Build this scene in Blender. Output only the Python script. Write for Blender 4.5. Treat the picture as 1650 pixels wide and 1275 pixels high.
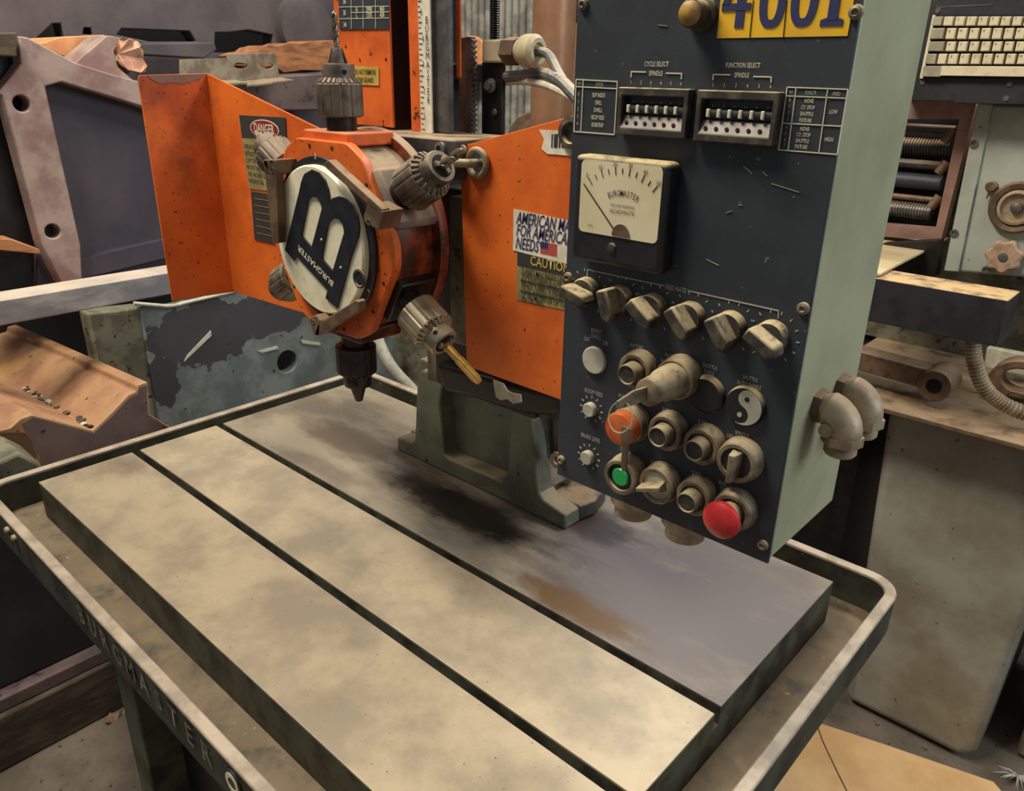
import bpy, bmesh, math, random
from mathutils import Vector, Matrix
random.seed(7)
S = bpy.context.scene
COL = S.collection
for o in list(bpy.data.objects): bpy.data.objects.remove(o)
V = Vector
pi = math.pi
H = 0.75                     # height of the table top above the floor; everything is laid out with z=0 at the table top

# ------------------------------------------------------------------ camera
CAM = V((1.25026, -0.30043, 0.59509)); F = 1257.8; CX, CY = 825.0, 637.5
yaw, pit, rol = -0.73211, 0.39062, 0.01835
fwd = V((math.sin(yaw)*math.cos(pit), math.cos(yaw)*math.cos(pit), -math.sin(pit)))
rgt = V((math.cos(yaw), -math.sin(yaw), 0)); upv = rgt.cross(fwd)
c_, s_ = math.cos(rol), math.sin(rol)
R0 = c_*rgt + s_*upv; U0 = -s_*rgt + c_*upv
cam = bpy.data.objects.new('camera', bpy.data.cameras.new('camera')); COL.objects.link(cam)
cam.matrix_world = Matrix(((R0.x, U0.x, -fwd.x, CAM.x), (R0.y, U0.y, -fwd.y, CAM.y), (R0.z, U0.z, -fwd.z, CAM.z+H), (0, 0, 0, 1)))
cam.data.sensor_width = 36; cam.data.lens = F/1650*36; cam.data.clip_start = .01
S.camera = cam

# ------------------------------------------------------------------ world, lamps, exposure
w = bpy.data.worlds.new('world'); S.world = w; w.use_nodes = True
w.node_tree.nodes['Background'].inputs[0].default_value = (.96, .96, 1.0, 1)
w.node_tree.nodes['Background'].inputs[1].default_value = .20
def area(name, loc, target, size, sizey, power, col):
    l = bpy.data.lights.new(name, 'AREA'); l.shape = 'RECTANGLE'; l.size = size; l.size_y = sizey; l.energy = power; l.color = col
    o = bpy.data.objects.new(name, l); COL.objects.link(o); o.location = loc
    o.rotation_euler = (V(target)-V(loc)).to_track_quat('-Z', 'Y').to_euler(); return o
area('ceiling_lamp_warm', (-.15, -.45, 3.3), (.3, .2, .7), 1.4, .4, 100, (1, .91, .77))
area('ceiling_lamp_back', (1.0, 1.7, 3.1), (.5, .3, .9), 1.0, .4, 48, (1, .91, .80))
area('window_back', (.0, 2.5, 2.9), (.6, .3, .75), 2.4, 1.1, 30, (.66, .80, 1))
area('window_right', (3.6, 1.2, 2.4), (.7, .5, .7), 1.6, 1.4, 46, (.82, .91, 1))
S.view_settings.view_transform = 'Standard'; S.view_settings.look = 'None'
S.view_settings.gamma = 1; S.view_settings.use_curve_mapping = False
S.view_settings.exposure = 0.0

# ------------------------------------------------------------------ helpers
def P(px, py, **k):
    d = fwd + R0*((px-CX)/F) - U0*((py-CY)/F)
    (a, v), = k.items(); i = 'xyz'.index(a)
    return CAM + d*((v-CAM[i])/d[i])
def YP(y, pts): return [P(a, b, y=y) for a, b in pts]
def XP(x, pts): return [P(a, b, x=x) for a, b in pts]
def ZP(z, pts): return [P(a, b, z=z) for a, b in pts]
def lin(c): return tuple((v/255/12.92 if v <= 10 else ((v/255+.055)/1.055)**2.4) for v in c) + (1,)

ORG = {}
def thing(name, label, cat, loc, group=None):
    o = bpy.data.objects.new(name, None); COL.objects.link(o); o.empty_display_size = .02
    o.location = loc; ORG[o] = V(loc); tag(o, label, cat, group); return o
def tag(o, label, cat=None, group=None, kind=None):
    if label: o['label'] = label
    if cat: o['category'] = cat
    if group: o['group'] = group
    if kind: o['kind'] = kind
    return o
def link(name, me, parent, matl):
    o = bpy.data.objects.new(name, me); COL.objects.link(o)
    if matl is not None: me.materials.append(matl)
    if parent is None:
        xs = [v.co for v in me.vertices]
        org = V(((min(v.x for v in xs)+max(v.x for v in xs))/2, (min(v.y for v in xs)+max(v.y for v in xs))/2, min(v.z for v in xs)))
        o.location = org
    else:
        org = ORG[parent]; o.parent = parent
    me.transform(Matrix.Translation(-org)); ORG[o] = org
    return o
class MB:
    def __init__(s): s.v = []; s.f = []
    def add(s, vs, fs):
        n = len(s.v); s.v += [V(p) for p in vs]; s.f += [tuple(i+n for i in f) for f in fs]; return s
    def box(s, x0, x1, y0, y1, z0, z1):
        return s.add([(x0,y0,z0),(x1,y0,z0),(x1,y1,z0),(x0,y1,z0),(x0,y0,z1),(x1,y0,z1),(x1,y1,z1),(x0,y1,z1)],
                     [(0,3,2,1),(4,5,6,7),(0,1,5,4),(1,2,6,5),(2,3,7,6),(3,0,4,7)])
    def obox(s, c, u, v, n, a, b, d):      # oriented box, half sizes a,b,d
        c = V(c); u = V(u).normalized(); v = V(v).normalized(); n = V(n).normalized()
        return s.add([c+u*i*a+v*j*b+n*k*d for k in (-1,1) for i, j in ((-1,-1),(1,-1),(1,1),(-1,1))],
                     [(0,3,2,1),(4,5,6,7),(0,1,5,4),(1,2,6,5),(2,3,7,6),(3,0,4,7)])
    def prism(s, pts, vec):
        n = len(pts); vec = V(vec)
        return s.add(list(pts)+[V(p)+vec for p in pts], [tuple(range(n)), tuple(range(2*n-1, n-1, -1))]+[(i, (i+1) % n, n+(i+1) % n, n+i) for i in range(n)])
    def plate(s, outer, holes, vec):       # flat polygon with holes, extruded
        vec = V(vec); bm = bmesh.new(); loops = []
        for lp in [outer]+holes:
            vs = [bm.verts.new(p) for p in lp]; loops.append(vs)
            for i in range(len(vs)): bm.edges.new((vs[i], vs[(i+1) % len(vs)]))
        bmesh.ops.triangle_fill(bm, use_beauty=True, use_dissolve=False, edges=bm.edges[:])
        bm.verts.index_update()
        vs = [v.co.copy() for v in bm.verts]; fs = [tuple(v.index for v in f.verts) for f in bm.faces]; n = len(vs)
        side = []
        for lp in loops:
            ix = [v.index for v in lp]
            side += [(ix[i], ix[(i+1) % len(ix)], n+ix[(i+1) % len(ix)], n+ix[i]) for i in range(len(ix))]
        bm.free()
        return s.add(vs+[p+vec for p in vs], fs+[tuple(n+i for i in reversed(f)) for f in fs]+side)
    def lathe(s, o, ax, prof, n=32, mod=None, capped=True):   # prof: (t along axis, r)
        o = V(o); ax = V(ax).normalized(); a = ax.orthogonal().normalized(); b = ax.cross(a)
        vs = []; fs = []
        for k, (t, r) in enumerate(prof):
            for i in range(n):
                th = 2*pi*i/n; rr = r*(mod(k, th) if mod else 1)
                vs.append(o+ax*t+(a*math.cos(th)+b*math.sin(th))*rr)
        for k in range(len(prof)-1):
            for i in range(n): fs.append((k*n+i, k*n+(i+1) % n, (k+1)*n+(i+1) % n, (k+1)*n+i))
        if capped: fs.append(tuple(reversed(range(n)))); fs.append(tuple((len(prof)-1)*n+i for i in range(n)))
        return s.add(vs, fs)
    def tube(s, path, r, n=12, closed=False):
        path = [V(p) for p in path]; vs = []; fs = []; m = len(path); prev = None
        for k, p in enumerate(path):
            a = path[(k-1) % m] if (closed or k > 0) else p; b = path[(k+1) % m] if (closed or k < m-1) else p
            t = (b-a).normalized()
            if prev is None: u = t.orthogonal().normalized()
            else: u = (prev-t*prev.dot(t)).normalized()
            prev = u; q = t.cross(u); rr = r[k] if isinstance(r, (list, tuple)) else r
            for i in range(n):
                th = 2*pi*i/n; vs.append(p+(u*math.cos(th)+q*math.sin(th))*rr)
        for k in range(m if closed else m-1):
            k2 = (k+1) % m
            for i in range(n): fs.append((k*n+i, k*n+(i+1) % n, k2*n+(i+1) % n, k2*n+i))
        if not closed: fs.append(tuple(reversed(range(n)))); fs.append(tuple((m-1)*n+i for i in range(n)))
        return s.add(vs, fs)
    def twist(s, o, ax, L, r, turns, n=40, tip=.25):          # twist drill
        o = V(o); ax = V(ax).normalized(); a = ax.orthogonal().normalized(); b = ax.cross(a)
        vs = []; fs = []; m = 16
        for k in range(n+1):
            t = k/n; rr = r if t < 1-tip*.25 else r*max(.04, (1-t)/(tip*.25))
            for i in range(m):
                th = 2*pi*i/m; q = rr*(.52+.48*abs(math.cos(th))**.35); ph = th+turns*2*pi*t
                vs.append(o+ax*L*t+(a*math.cos(ph)+b*math.sin(ph))*q)
        for k in range(n):
            for i in range(m): fs.append((k*m+i, k*m+(i+1) % m, (k+1)*m+(i+1) % m, (k+1)*m+i))
        fs.append(tuple(reversed(range(m)))); fs.append(tuple(n*m+i for i in range(m)))
        return s.add(vs, fs)
    def build(s, name, matl, parent=None, bev=0, seg=2, smooth=True, ang=35):
        me = bpy.data.meshes.new(name); bm = bmesh.new()
        vs = [bm.verts.new(p) for p in s.v]
        for f in s.f:
            try: bm.faces.new([vs[i] for i in f])
            except ValueError: pass
        bmesh.ops.recalc_face_normals(bm, faces=bm.faces[:])
        bm.to_mesh(me); bm.free()
        if smooth:
            me.polygons.foreach_set('use_smooth', [True]*len(me.polygons)); me.set_sharp_from_angle(angle=math.radians(ang))
        o = link(name, me, parent, matl)
        if bev:
            m = o.modifiers.new('bevel', 'BEVEL'); m.width = bev; m.segments = seg; m.limit_method = 'ANGLE'; m.angle_limit = math.radians(40)
        return o
def circ(c, u, v, r, n=24, r2=None): return [V(c)+V(u)*r*math.cos(2*pi*i/n)+V(v)*(r2 or r)*math.sin(2*pi*i/n) for i in range(n)]
def curve(pts, n=8):       # Catmull-Rom through points
    pts = [V(p) for p in pts]; out = []
    for i in range(len(pts)-1):
        p0 = pts[max(i-1, 0)]; p1 = pts[i]; p2 = pts[i+1]; p3 = pts[min(i+2, len(pts)-1)]
        for k in range(n):
            t = k/n; out.append(.5*((2*p1)+(p2-p0)*t+(2*p0-5*p1+4*p2-p3)*t*t+(3*p1-p0-3*p2+p3)*t**3))
    return out+[pts[-1]]
def text(body, size, org, u, v, matl, parent, wid=.72, bold=.012, shear=0, align='CENTER', thick=.0003, name='lettering', space=1.0):
    cu = bpy.data.curves.new('txt', 'FONT'); cu.body = body; cu.size = 1; cu.align_x = align; cu.align_y = 'CENTER'
    cu.offset = bold; cu.shear = shear; cu.resolution_u = 2; cu.space_line = space
    ob = bpy.data.objects.new('txt', cu); me = bpy.data.meshes.new_from_object(ob)
    bpy.data.objects.remove(ob); bpy.data.curves.remove(cu)
    u = V(u).normalized(); v = V(v).normalized(); n = u.cross(v); org = V(org); s = size/.70
    for q in me.vertices: q.co = org+u*(q.co.x*s*wid)+v*(q.co.y*s)+n*thick
    me.materials.clear(); me.name = name
    return link(name, me, parent, matl)

# ------------------------------------------------------------------ materials
DUST = (158, 134, 102)
def mat(name, c1, c2=None, sc=25, lo=.4, hi=.62, rough=.6, metal=0., dust=0., dcol=DUST, speck=None, ssc=90, st=.62, bump=0., bsc=120, stretch=None, c3=None, sc3=6, lo3=.5, hi3=.7, coat=0., emit=0, tone_patches=(), sax='xy', ssharp=(1.75, 1.05)):
    m = bpy.data.materials.new(name); m.use_nodes = True; t = m.node_tree; N = t.nodes; L = t.links
    bs = N['Principled BSDF']; bs.inputs['Roughness'].default_value = rough; bs.inputs['Metallic'].default_value = metal
    bs.inputs['Coat Weight'].default_value = coat
    tc = N.new('ShaderNodeTexCoord'); co = tc.outputs['Object']
    if stretch:
        mp = N.new('ShaderNodeMapping'); mp.inputs['Scale'].default_value = stretch; L.new(co, mp.inputs[0]); co = mp.outputs[0]
    def noise(scale, det=5):
        n = N.new('ShaderNodeTexNoise'); n.inputs['Scale'].default_value = scale; n.inputs['Detail'].default_value = det
        n.inputs['Roughness'].default_value = .62; L.new(co, n.inputs['Vector']); return n.outputs['Fac']
    def ramp(src, a, b):
        r = N.new('ShaderNodeMapRange'); r.inputs[1].default_value = min(a, b); r.inputs[2].default_value = max(a, b); r.inputs[3].default_value = 0 if a < b else 1; r.inputs[4].default_value = 1 if a < b else 0; r.clamp = True; r.interpolation_type = 'SMOOTHSTEP'; L.new(src, r.inputs[0]); return r.outputs[0]
    def mix(f, a, b):
        x = N.new('ShaderNodeMix'); x.data_type = 'RGBA'; L.new(f, x.inputs[0])
        for q, i in ((a, 6), (b, 7)):
            if isinstance(q, tuple): x.inputs[i].default_value = lin(q)
            else: L.new(q, x.inputs[i])
        return x.outputs[2]
    c = c1
    if c2: c = mix(ramp(noise(sc), lo, hi), c1, c2)
    if c3: c = mix(ramp(noise(sc3, 7), lo3, hi3), c, c3)
    for (sx0, sy0, rx_, ry_, scol) in tone_patches:
        mp2 = N.new('ShaderNodeMapping'); mp2.vector_type = 'POINT'; mp2.inputs['Location'].default_value = (-sx0/rx_, -sy0/ry_, 0) if sax == 'xy' else (0, -sx0/rx_, -sy0/ry_); mp2.inputs['Scale'].default_value = (1/rx_, 1/ry_, 0) if sax == 'xy' else (0, 1/rx_, 1/ry_); L.new(tc.outputs['Object'], mp2.inputs[0])
        ln = N.new('ShaderNodeVectorMath'); ln.operation = 'LENGTH'; L.new(mp2.outputs[0], ln.inputs[0])
        ad = N.new('ShaderNodeMath'); ad.operation = 'MULTIPLY_ADD'; L.new(noise(14, 6), ad.inputs[0]); ad.inputs[1].default_value = 1.5; L.new(ln.outputs['Value'], ad.inputs[2])
        c = mix(ramp(ad.outputs[0], *ssharp), c, scol)
    if speck: c = mix(ramp(noise(ssc, 2), st, st+.05), c, speck)
    if dust:
        g = N.new('ShaderNodeNewGeometry'); sx = N.new('ShaderNodeSeparateXYZ'); L.new(g.outputs['Normal'], sx.inputs[0])
        r = ramp(sx.outputs[2], .15, .85); nz = ramp(noise(sc*1.7), .25, .55)
        mu = N.new('ShaderNodeMath'); mu.operation = 'MULTIPLY'; L.new(r, mu.inputs[0]); L.new(nz, mu.inputs[1])
        m2 = N.new('ShaderNodeMath'); m2.operation = 'MULTIPLY'; L.new(mu.outputs[0], m2.inputs[0]); m2.inputs[1].default_value = dust
        c = mix(m2.outputs[0], c, dcol)
        rr = N.new('ShaderNodeMapRange'); rr.inputs[3].default_value = rough; rr.inputs[4].default_value = .95; L.new(m2.outputs[0], rr.inputs[0]); L.new(rr.outputs[0], bs.inputs['Roughness'])
        if metal:
            mm = N.new('ShaderNodeMapRange'); mm.inputs[3].default_value = metal; mm.inputs[4].default_value = 0; L.new(m2.outputs[0], mm.inputs[0]); L.new(mm.outputs[0], bs.inputs['Metallic'])
    if isinstance(c, tuple): bs.inputs['Base Color'].default_value = lin(c)
    else: L.new(c, bs.inputs['Base Color'])
    if bump:
        b = N.new('ShaderNodeBump'); b.inputs['Strength'].default_value = bump; b.inputs['Distance'].default_value = .002; L.new(noise(bsc), b.inputs['Height']); L.new(b.outputs[0], bs.inputs['Normal'])
    if emit:
        bs.inputs['Emission Color'].default_value = lin(c1); bs.inputs['Emission Strength'].default_value = emit
    return m
M = {}
M['orange'] = mat('orange_paint', (220, 108, 34), (190, 80, 22), 9, .35, .7, .5, speck=(96, 46, 22), ssc=150, st=.66, bump=.05, c3=(140, 62, 26), sc3=6, lo3=.48, hi3=.74)
M['orange_worn'] = mat('worn_orange_paint', (220, 104, 38), (186, 78, 26), 14, .4, .65, .5, speck=(70, 34, 24), ssc=60, st=.64, c3=(120, 84, 70), sc3=9, lo3=.62, hi3=.72, dust=.5)
M['orange_oily'] = mat('oily_red_orange_paint', (134, 56, 26), (52, 28, 22), 26, .4, .62, .35, dust=1, dcol=(150, 132, 108))
M['dustypad'] = mat('dusty_grey_pad', (120, 108, 96), (96, 86, 78), 30, rough=.7, dust=.7)
M['disc_black'] = mat('black_enamel', (26, 27, 32), (36, 37, 42), 40, rough=.4)
M['disc_white'] = mat('cream_enamel', (226, 220, 190), (204, 196, 160), 30, .45, .7, .45, speck=(150, 130, 90), ssc=120, st=.7)
M['plate'] = mat('ground_steel_plate', (174, 159, 131), (142, 131, 111), 9, .36, .66, .46, .25, speck=(104, 84, 66), ssc=240, st=.68, bump=.04, bsc=300, c3=(112, 98, 80), sc3=3.3, lo3=.56, hi3=.78)
M['slotside'] = mat('dirty_slot_wall', (76, 76, 60), (44, 41, 33), 20, rough=.6, bump=.1)
M['edge'] = mat('dark_green_casting_side', (62, 66, 50), (36, 35, 28), 16, .38, .66, .6, bump=.12, speck=(120, 110, 86), ssc=110, st=.7)
M['plate_dark'] = mat('oil_stained_shaded_steel_plate', (158, 146, 124), (118, 108, 94), 6, .38, .66, .46, .3, speck=(104, 84, 66), ssc=240, st=.7, bump=.04, bsc=300, c3=(84, 72, 58), sc3=3.4, lo3=.52, hi3=.72, stretch=(.8, 1.6, 1), tone_patches=((.38, .13, .36, .24, (104, 96, 92)), (.02, .10, .26, .060, (44, 36, 28)), (.30, .03, .13, .035, (100, 76, 48)), (-.28, .12, .16, .05, (112, 100, 84)), (.18, .20, .12, .05, (60, 50, 42))))  # widest patch is the control cabinet's shade painted in; smaller ones are stains
M['rim'] = mat('worn_grey_rim', (172, 158, 138), (140, 128, 110), 18, rough=.55, metal=.15, bump=.1)
M['trough'] = mat('grimy_trough', (84, 77, 62), (48, 48, 39), 13, .35, .65, .7, dust=.35, bump=.2, speck=(140, 124, 96), ssc=80, st=.68)
M['green_side'] = mat('dirty_green_side', (78, 84, 64), (48, 46, 36), 20, .4, .65, .6, bump=.1)
M['green'] = mat('grey_green_paint', (108, 114, 96), (86, 90, 74), 14, .4, .65, .5, speck=(58, 50, 40), ssc=80, st=.68, dust=.5, bump=.05)
M['green_dirty'] = mat('dirty_tan_paint', (130, 116, 98), (84, 70, 58), 22, .4, .65, .7, bump=.15)
M['boxgreen'] = mat('pale_green_paint', (170, 172, 138), (150, 152, 120), 9, .35, .7, .5, c3=(108, 108, 92), sc3=5, lo3=.6, hi3=.8)
M['panel'] = mat('black_crinkle_panel', (48, 55, 60), (36, 41, 45), 12, .35, .7, .55, speck=(96, 96, 90), ssc=160, st=.71, bump=.05, bsc=500)
M['black'] = mat('black_plastic', (24, 25, 28), (34, 34, 34), 40, rough=.45, dust=.9, dcol=(206, 186, 136))
M['blackoil_shade'] = mat('black_oily_grime_and_shade', (12, 12, 12), (26, 23, 21), 30, rough=.4)
M['void'] = mat('dark_hole', (8, 8, 8), rough=.9)
M['print'] = mat('pale_print', (214, 208, 178), rough=.7)
M['printdim'] = mat('worn_pale_print', (170, 168, 150), rough=.7)
M['ink'] = mat('dark_print', (44, 42, 40), rough=.7)
M['navy'] = mat('navy_print', (40, 44, 92), rough=.6)
M['red'] = mat('red_print', (186, 44, 48), rough=.5)
M['dkred'] = mat('dark_red_print', (132, 34, 34), rough=.5)
M['white'] = mat('white_sticker', (222, 216, 196), (200, 192, 168), 40, rough=.6)
M['yellow'] = mat('yellow_sticker', (240, 190, 40), (226, 172, 36), 30, rough=.5)
M['olive'] = mat('olive_label', (146, 136, 88), (126, 116, 74), 40, rough=.5)
M['brasslab'] = mat('yellow_brass_label', (196, 170, 84), (176, 150, 70), 60, rough=.45)
M['chuck'] = mat('dusty_chuck_steel', (110, 98, 84), (70, 61, 53), 40, rough=.5, metal=.4, dust=.65, dcol=(156, 138, 114))
M['chuck_clean'] = mat('bright_chuck_steel', (164, 152, 128), (120, 108, 90), 40, rough=.35, metal=.7, dust=.3)
M['chuck_dark'] = mat('oily_dark_chuck', (54, 42, 36), (32, 27, 25), 50, rough=.35, metal=.4)
M['steelbar'] = mat('brown_steel_bar', (124, 100, 78), (92, 74, 60), 30, rough=.5, metal=.35, dust=.5)
M['steel'] = mat('grey_steel', (112, 110, 108), (86, 84, 84), 30, rough=.4, metal=.5, dust=.4)
M['darksteel'] = mat('dark_grey_steel', (74, 72, 70), (56, 54, 54), 24, rough=.45, metal=.4, dust=.8)
M['brass'] = mat('tin_coated_tap', (206, 168, 92), (176, 140, 74), 60, rough=.3, metal=.8)
M['bit'] = mat('drill_bit_steel', (142, 130, 112), (96, 84, 70), 80, rough=.35, metal=.7)
M['knob'] = mat('dusty_black_knob', (44, 41, 36), (92, 84, 64), 70, .45, .7, .7, dust=1.0, dcol=(192, 174, 134))
M['bezel'] = mat('dusty_bezel_metal', (140, 126, 100), (92, 81, 64), 70, .35, .66, .5, .25, dust=.8, dcol=(182, 164, 130))
M['cream'] = mat('cream_cast_block', (196, 186, 152), (170, 158, 124), 30, rough=.5, dust=.4)
M['cable'] = mat('grey_cable', (98, 98, 100), (78, 78, 80), 50, rough=.5, dust=.7, dcol=(180, 172, 152))
M['greenbtn'] = mat('green_button', (40, 158, 84), rough=.35)
M['redbtn'] = mat('red_mushroom', (198, 46, 46), (176, 38, 40), 60, rough=.4)
M['amber'] = mat('orange_lens', (192, 106, 52), (190, 70, 34), 60, .4, .6, rough=.3)
M['amberlamp'] = mat('dusty_amber_lens', (176, 140, 64), (130, 98, 50), 60, rough=.4, dust=.5)
M['chalk'] = mat('off_white_plastic', (190, 186, 166), (168, 164, 144), 50, rough=.6)
M['galv'] = mat('zinc_conduit', (182, 166, 138), (150, 132, 108), 40, rough=.5, metal=.5, dust=.5)
M['rust'] = mat('rusty_rail', (164, 126, 90), (140, 100, 74), 9, .38, .64, .6, c3=(170, 134, 80), sc3=5, lo3=.55, hi3=.72, speck=(84, 62, 48), ssc=60, st=.68, bump=.15)
M['mauve'] = mat('mauve_primer_iron', (112, 94, 88), (82, 69, 67), 9, .35, .68, .65, c3=(52, 44, 44), sc3=8, lo3=.6, hi3=.64, speck=(56, 46, 46), ssc=50, st=.68, bump=.12)
M['flange'] = mat('worn_primer_flange', (158, 138, 126), (128, 100, 92), 12, .38, .62, .6, c3=(146, 92, 76), sc3=6, lo3=.56, hi3=.7, bump=.1)
M['web'] = mat('dark_purple_grey_paint', (70, 62, 70), (54, 49, 57), 7, .35, .7, .6)
M['bedolive'] = mat('flaked_olive_paint', (116, 114, 92), (86, 82, 66), 16, .42, .6, .6, speck=(56, 48, 40), ssc=50, st=.62)
M['bar'] = mat('milled_aluminium_bar', (182, 178, 172), (128, 126, 130), 14, .34, .66, .45, .3, dust=.6, dcol=(196, 176, 146), stretch=(1, .5, 1.4))
M['wood'] = mat('weathered_wood', (172, 116, 72), (122, 78, 48), 12, .35, .65, .8, stretch=(4, 1, 4), bump=.3)
M['woodend'] = mat('broken_wood', (206, 158, 128), (168, 120, 96), 30, rough=.85, bump=.6, bsc=60)
M['wooddark'] = mat('dark_timber', (94, 80, 60), (58, 48, 38), 12, .35, .65, .85, stretch=(4, 1, 4), bump=.3)
M['plywood'] = mat('orange_plywood', (206, 146, 96), (186, 124, 78), 20, rough=.7)
M['castdark'] = mat('dusky_casting', (86, 78, 78), (66, 60, 62), 6, .35, .68, .7, bump=.15)
M['angle'] = mat('grey_angle_iron', (148, 136, 114), (112, 100, 84), 24, rough=.5, metal=.35, dust=.5)
M['pipe'] = mat('brown_bronze_column', (158, 118, 88), (132, 96, 72), 8, .35, .7, .38, .3)
M['corr'] = mat('grey_corrugated_hose', (150, 150, 140), (112, 112, 106), 20, rough=.6, dust=.3)
M['brownpanel'] = mat('brown_panel', (134, 106, 82), (112, 86, 68), 6, rough=.6)
M['key'] = mat('yellowed_key', (222, 210, 176), (196, 180, 140), 40, .5, .75, .5)
M['keydark'] = mat('grey_key', (170, 162, 138), (148, 140, 116), 40, rough=.5)
M['machine'] = mat('pale_machine_green', (166, 172, 160), (146, 150, 138), 8, .38, .66, .5, speck=(96, 82, 70), ssc=40, st=.7, c3=(150, 132, 108), sc3=5, lo3=.62, hi3=.78)
M['mauvepaint'] = mat('brown_mauve_frame', (152, 118, 104), (128, 98, 88), 10, rough=.55)
M['tray'] = mat('brown_tray', (120, 100, 78), (92, 76, 62), 14, rough=.5, metal=.3, dust=.8)
M['creamplate'] = mat('cream_steel_sheet', (206, 188, 148), (188, 166, 124), 8, rough=.5)
M['blackblock'] = mat('black_block', (40, 40, 44), (28, 28, 32), 20, rough=.5, dust=1, dcol=(188, 158, 112), speck=(88, 80, 74), ssc=90, st=.72)
M['cab'] = mat('grey_cabinet_paint', (156, 154, 140), (128, 120, 102), 6, .35, .68, .45, speck=(80, 62, 50), ssc=60, st=.68, c3=(132, 116, 92), sc3=4, lo3=.55, hi3=.75)
M['cardboard'] = mat('kraft_cardboard', (232, 190, 134), (216, 170, 114), 6, rough=.8)
M['floor'] = mat('dirty_concrete', (120, 108, 92), (86, 76, 64), 6, .35, .68, .85, speck=(60, 52, 44), ssc=50, st=.66, bump=.2)
M['wallb'] = mat('dark_shop_wall', (60, 54, 50), (42, 38, 36), 3, rough=.9)
M['rag'] = mat('white_fluff', (196, 192, 184), rough=.9)
M['leaf'] = mat('dry_leaf', (196, 160, 128), (160, 120, 92), 60, rough=.8)
M['glass'] = mat('yellowed_dial', (226, 214, 176), (214, 200, 158), 12, rough=.25, coat=.6)
X1, Y1, Z1 = V((1,0,0)), V((0,1,0)), V((0,0,1))

# ================================================================== SETTING
FL = -H
tag(MB().box(-3, 4, -2, 4, FL-.02, FL).build('floor', M['floor'], smooth=False), None, kind='structure')
tag(MB().box(-1.75, -1.7, -2, 4, FL, 2.2).build('wall_left', M['wallb'], smooth=False), None, kind='structure')
tag(MB().box(-1.75, 4, 2.6, 2.65, FL, 2.2).build('wall_back', M['wallb'], smooth=False), None, kind='structure')

# ================================================================== WORK TABLE
T = thing('work_table', 'slotted steel work table with raised coolant rim and cast lettering on its apron', 'machine table', (.5, .3, FL))
RO = (-.070, 1.068, -.068, .674); RT = -.008; RB = -.056
def rrect(x0, x1, y0, y1, z, r, n=6):
    out = []
    for cx, cy, a in ((x1-r, y0+r, -90), (x1-r, y1-r, 0), (x0+r, y1-r, 90), (x0+r, y0+r, 180)):
        out += [V((cx+r*math.cos(math.radians(a+90*i/n)), cy+r*math.sin(math.radians(a+90*i/n)), z)) for i in range(n+1)]
    return out
o_ = rrect(*RO, RT, .042); i_ = rrect(RO[0]+.014, RO[1]-.014, RO[2]+.014, RO[3]-.014, RT, .030)
MB().plate(o_, [i_], (0, 0, -.006)).build('rim', M['rim'], T, bev=.0018)
q_ = rrect(RO[0]+.001, RO[1]-.001, RO[2]+.001, RO[3]-.001, RT-.0055, .041); r_ = rrect(RO[0]+.013, RO[1]-.013, RO[2]+.013, RO[3]-.013, RT-.0055, .031)
MB().plate(q_, [r_], (0, 0, -.049)).build('rim_wall', M['edge'], T)
MB().prism(rrect(RO[0]+.004, RO[1]-.004, RO[2]+.004, RO[3]-.004, -.075, .038), (0, 0, .013)).build('trough_floor', M['trough'], T)
MB().box(0, 1, 0, .6014, -.062, -.024).build('plate_core', M['slotside'], T)
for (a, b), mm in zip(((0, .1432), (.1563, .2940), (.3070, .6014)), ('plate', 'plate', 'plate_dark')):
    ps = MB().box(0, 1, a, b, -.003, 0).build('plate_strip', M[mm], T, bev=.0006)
    MB().box(0, 1, a, b, -.024, -.0028).build('strip_body', M['slotside'], ps)
# cast letters on the apron
lt = 'BURGMASTER'; la0 = P(134, 1004, y=-.069).x; la1 = P(333, 1221, y=-.069).x
for i, ch in enumerate(lt):
    text(ch, .027, (la0+(la1-la0)*i/9, -.0673, -.033), X1, Z1, M['angle'], T, wid=.85, bold=.012, thick=.002, name='cast_letter')
bc = V((P(372, 1250, y=-.069).x, -.067, -.034))
bd_ = MB().lathe(bc, -Y1, [(0, .016), (.002, .016)], 28).build('round_badge', M['disc_black'], T)
MB().plate(circ(bc-Y1*.0021, X1, Z1, .012, 24), [circ(bc-Y1*.0021, X1, Z1, .007, 20)], (0, -.0004, 0)).build('badge_ring', M['print'], bd_, smooth=False)
for px, py in ((13, 855), (24, 868)):
    p = P(px, py, y=-.068); MB().lathe(p, -Y1, [(-.002, .006), (.003, .006), (.005, .003)], 12).build('rivet', M['bezel'], T)
MB().prism([V((x, y, -.075)) for x, y in ((P(188, 1095, y=-.03).x, -.030), (.95, -.030), (.95, .60), (P(188, 1095, y=-.03).x, .60))], (0, 0, -.03)).build('stand_top', M['blackoil_shade'], T)
lgx = P(188, 1095, y=-.03).x+.022
for x, y in ((lgx, 0), (.93, 0), (lgx, .57), (.93, .57)):
    MB().box(x-.022, x+.03, y-.03, y+.03, FL, -.105).build('stand_leg', M['green_side'], T, bev=.003)
MB().box(lgx+.03, .90, .02, .04, FL+.02, -.105).build('stand_shade_panel', M['blackoil_shade'], T)  # black sheet stands in for the shaded open inside of the stand

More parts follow.
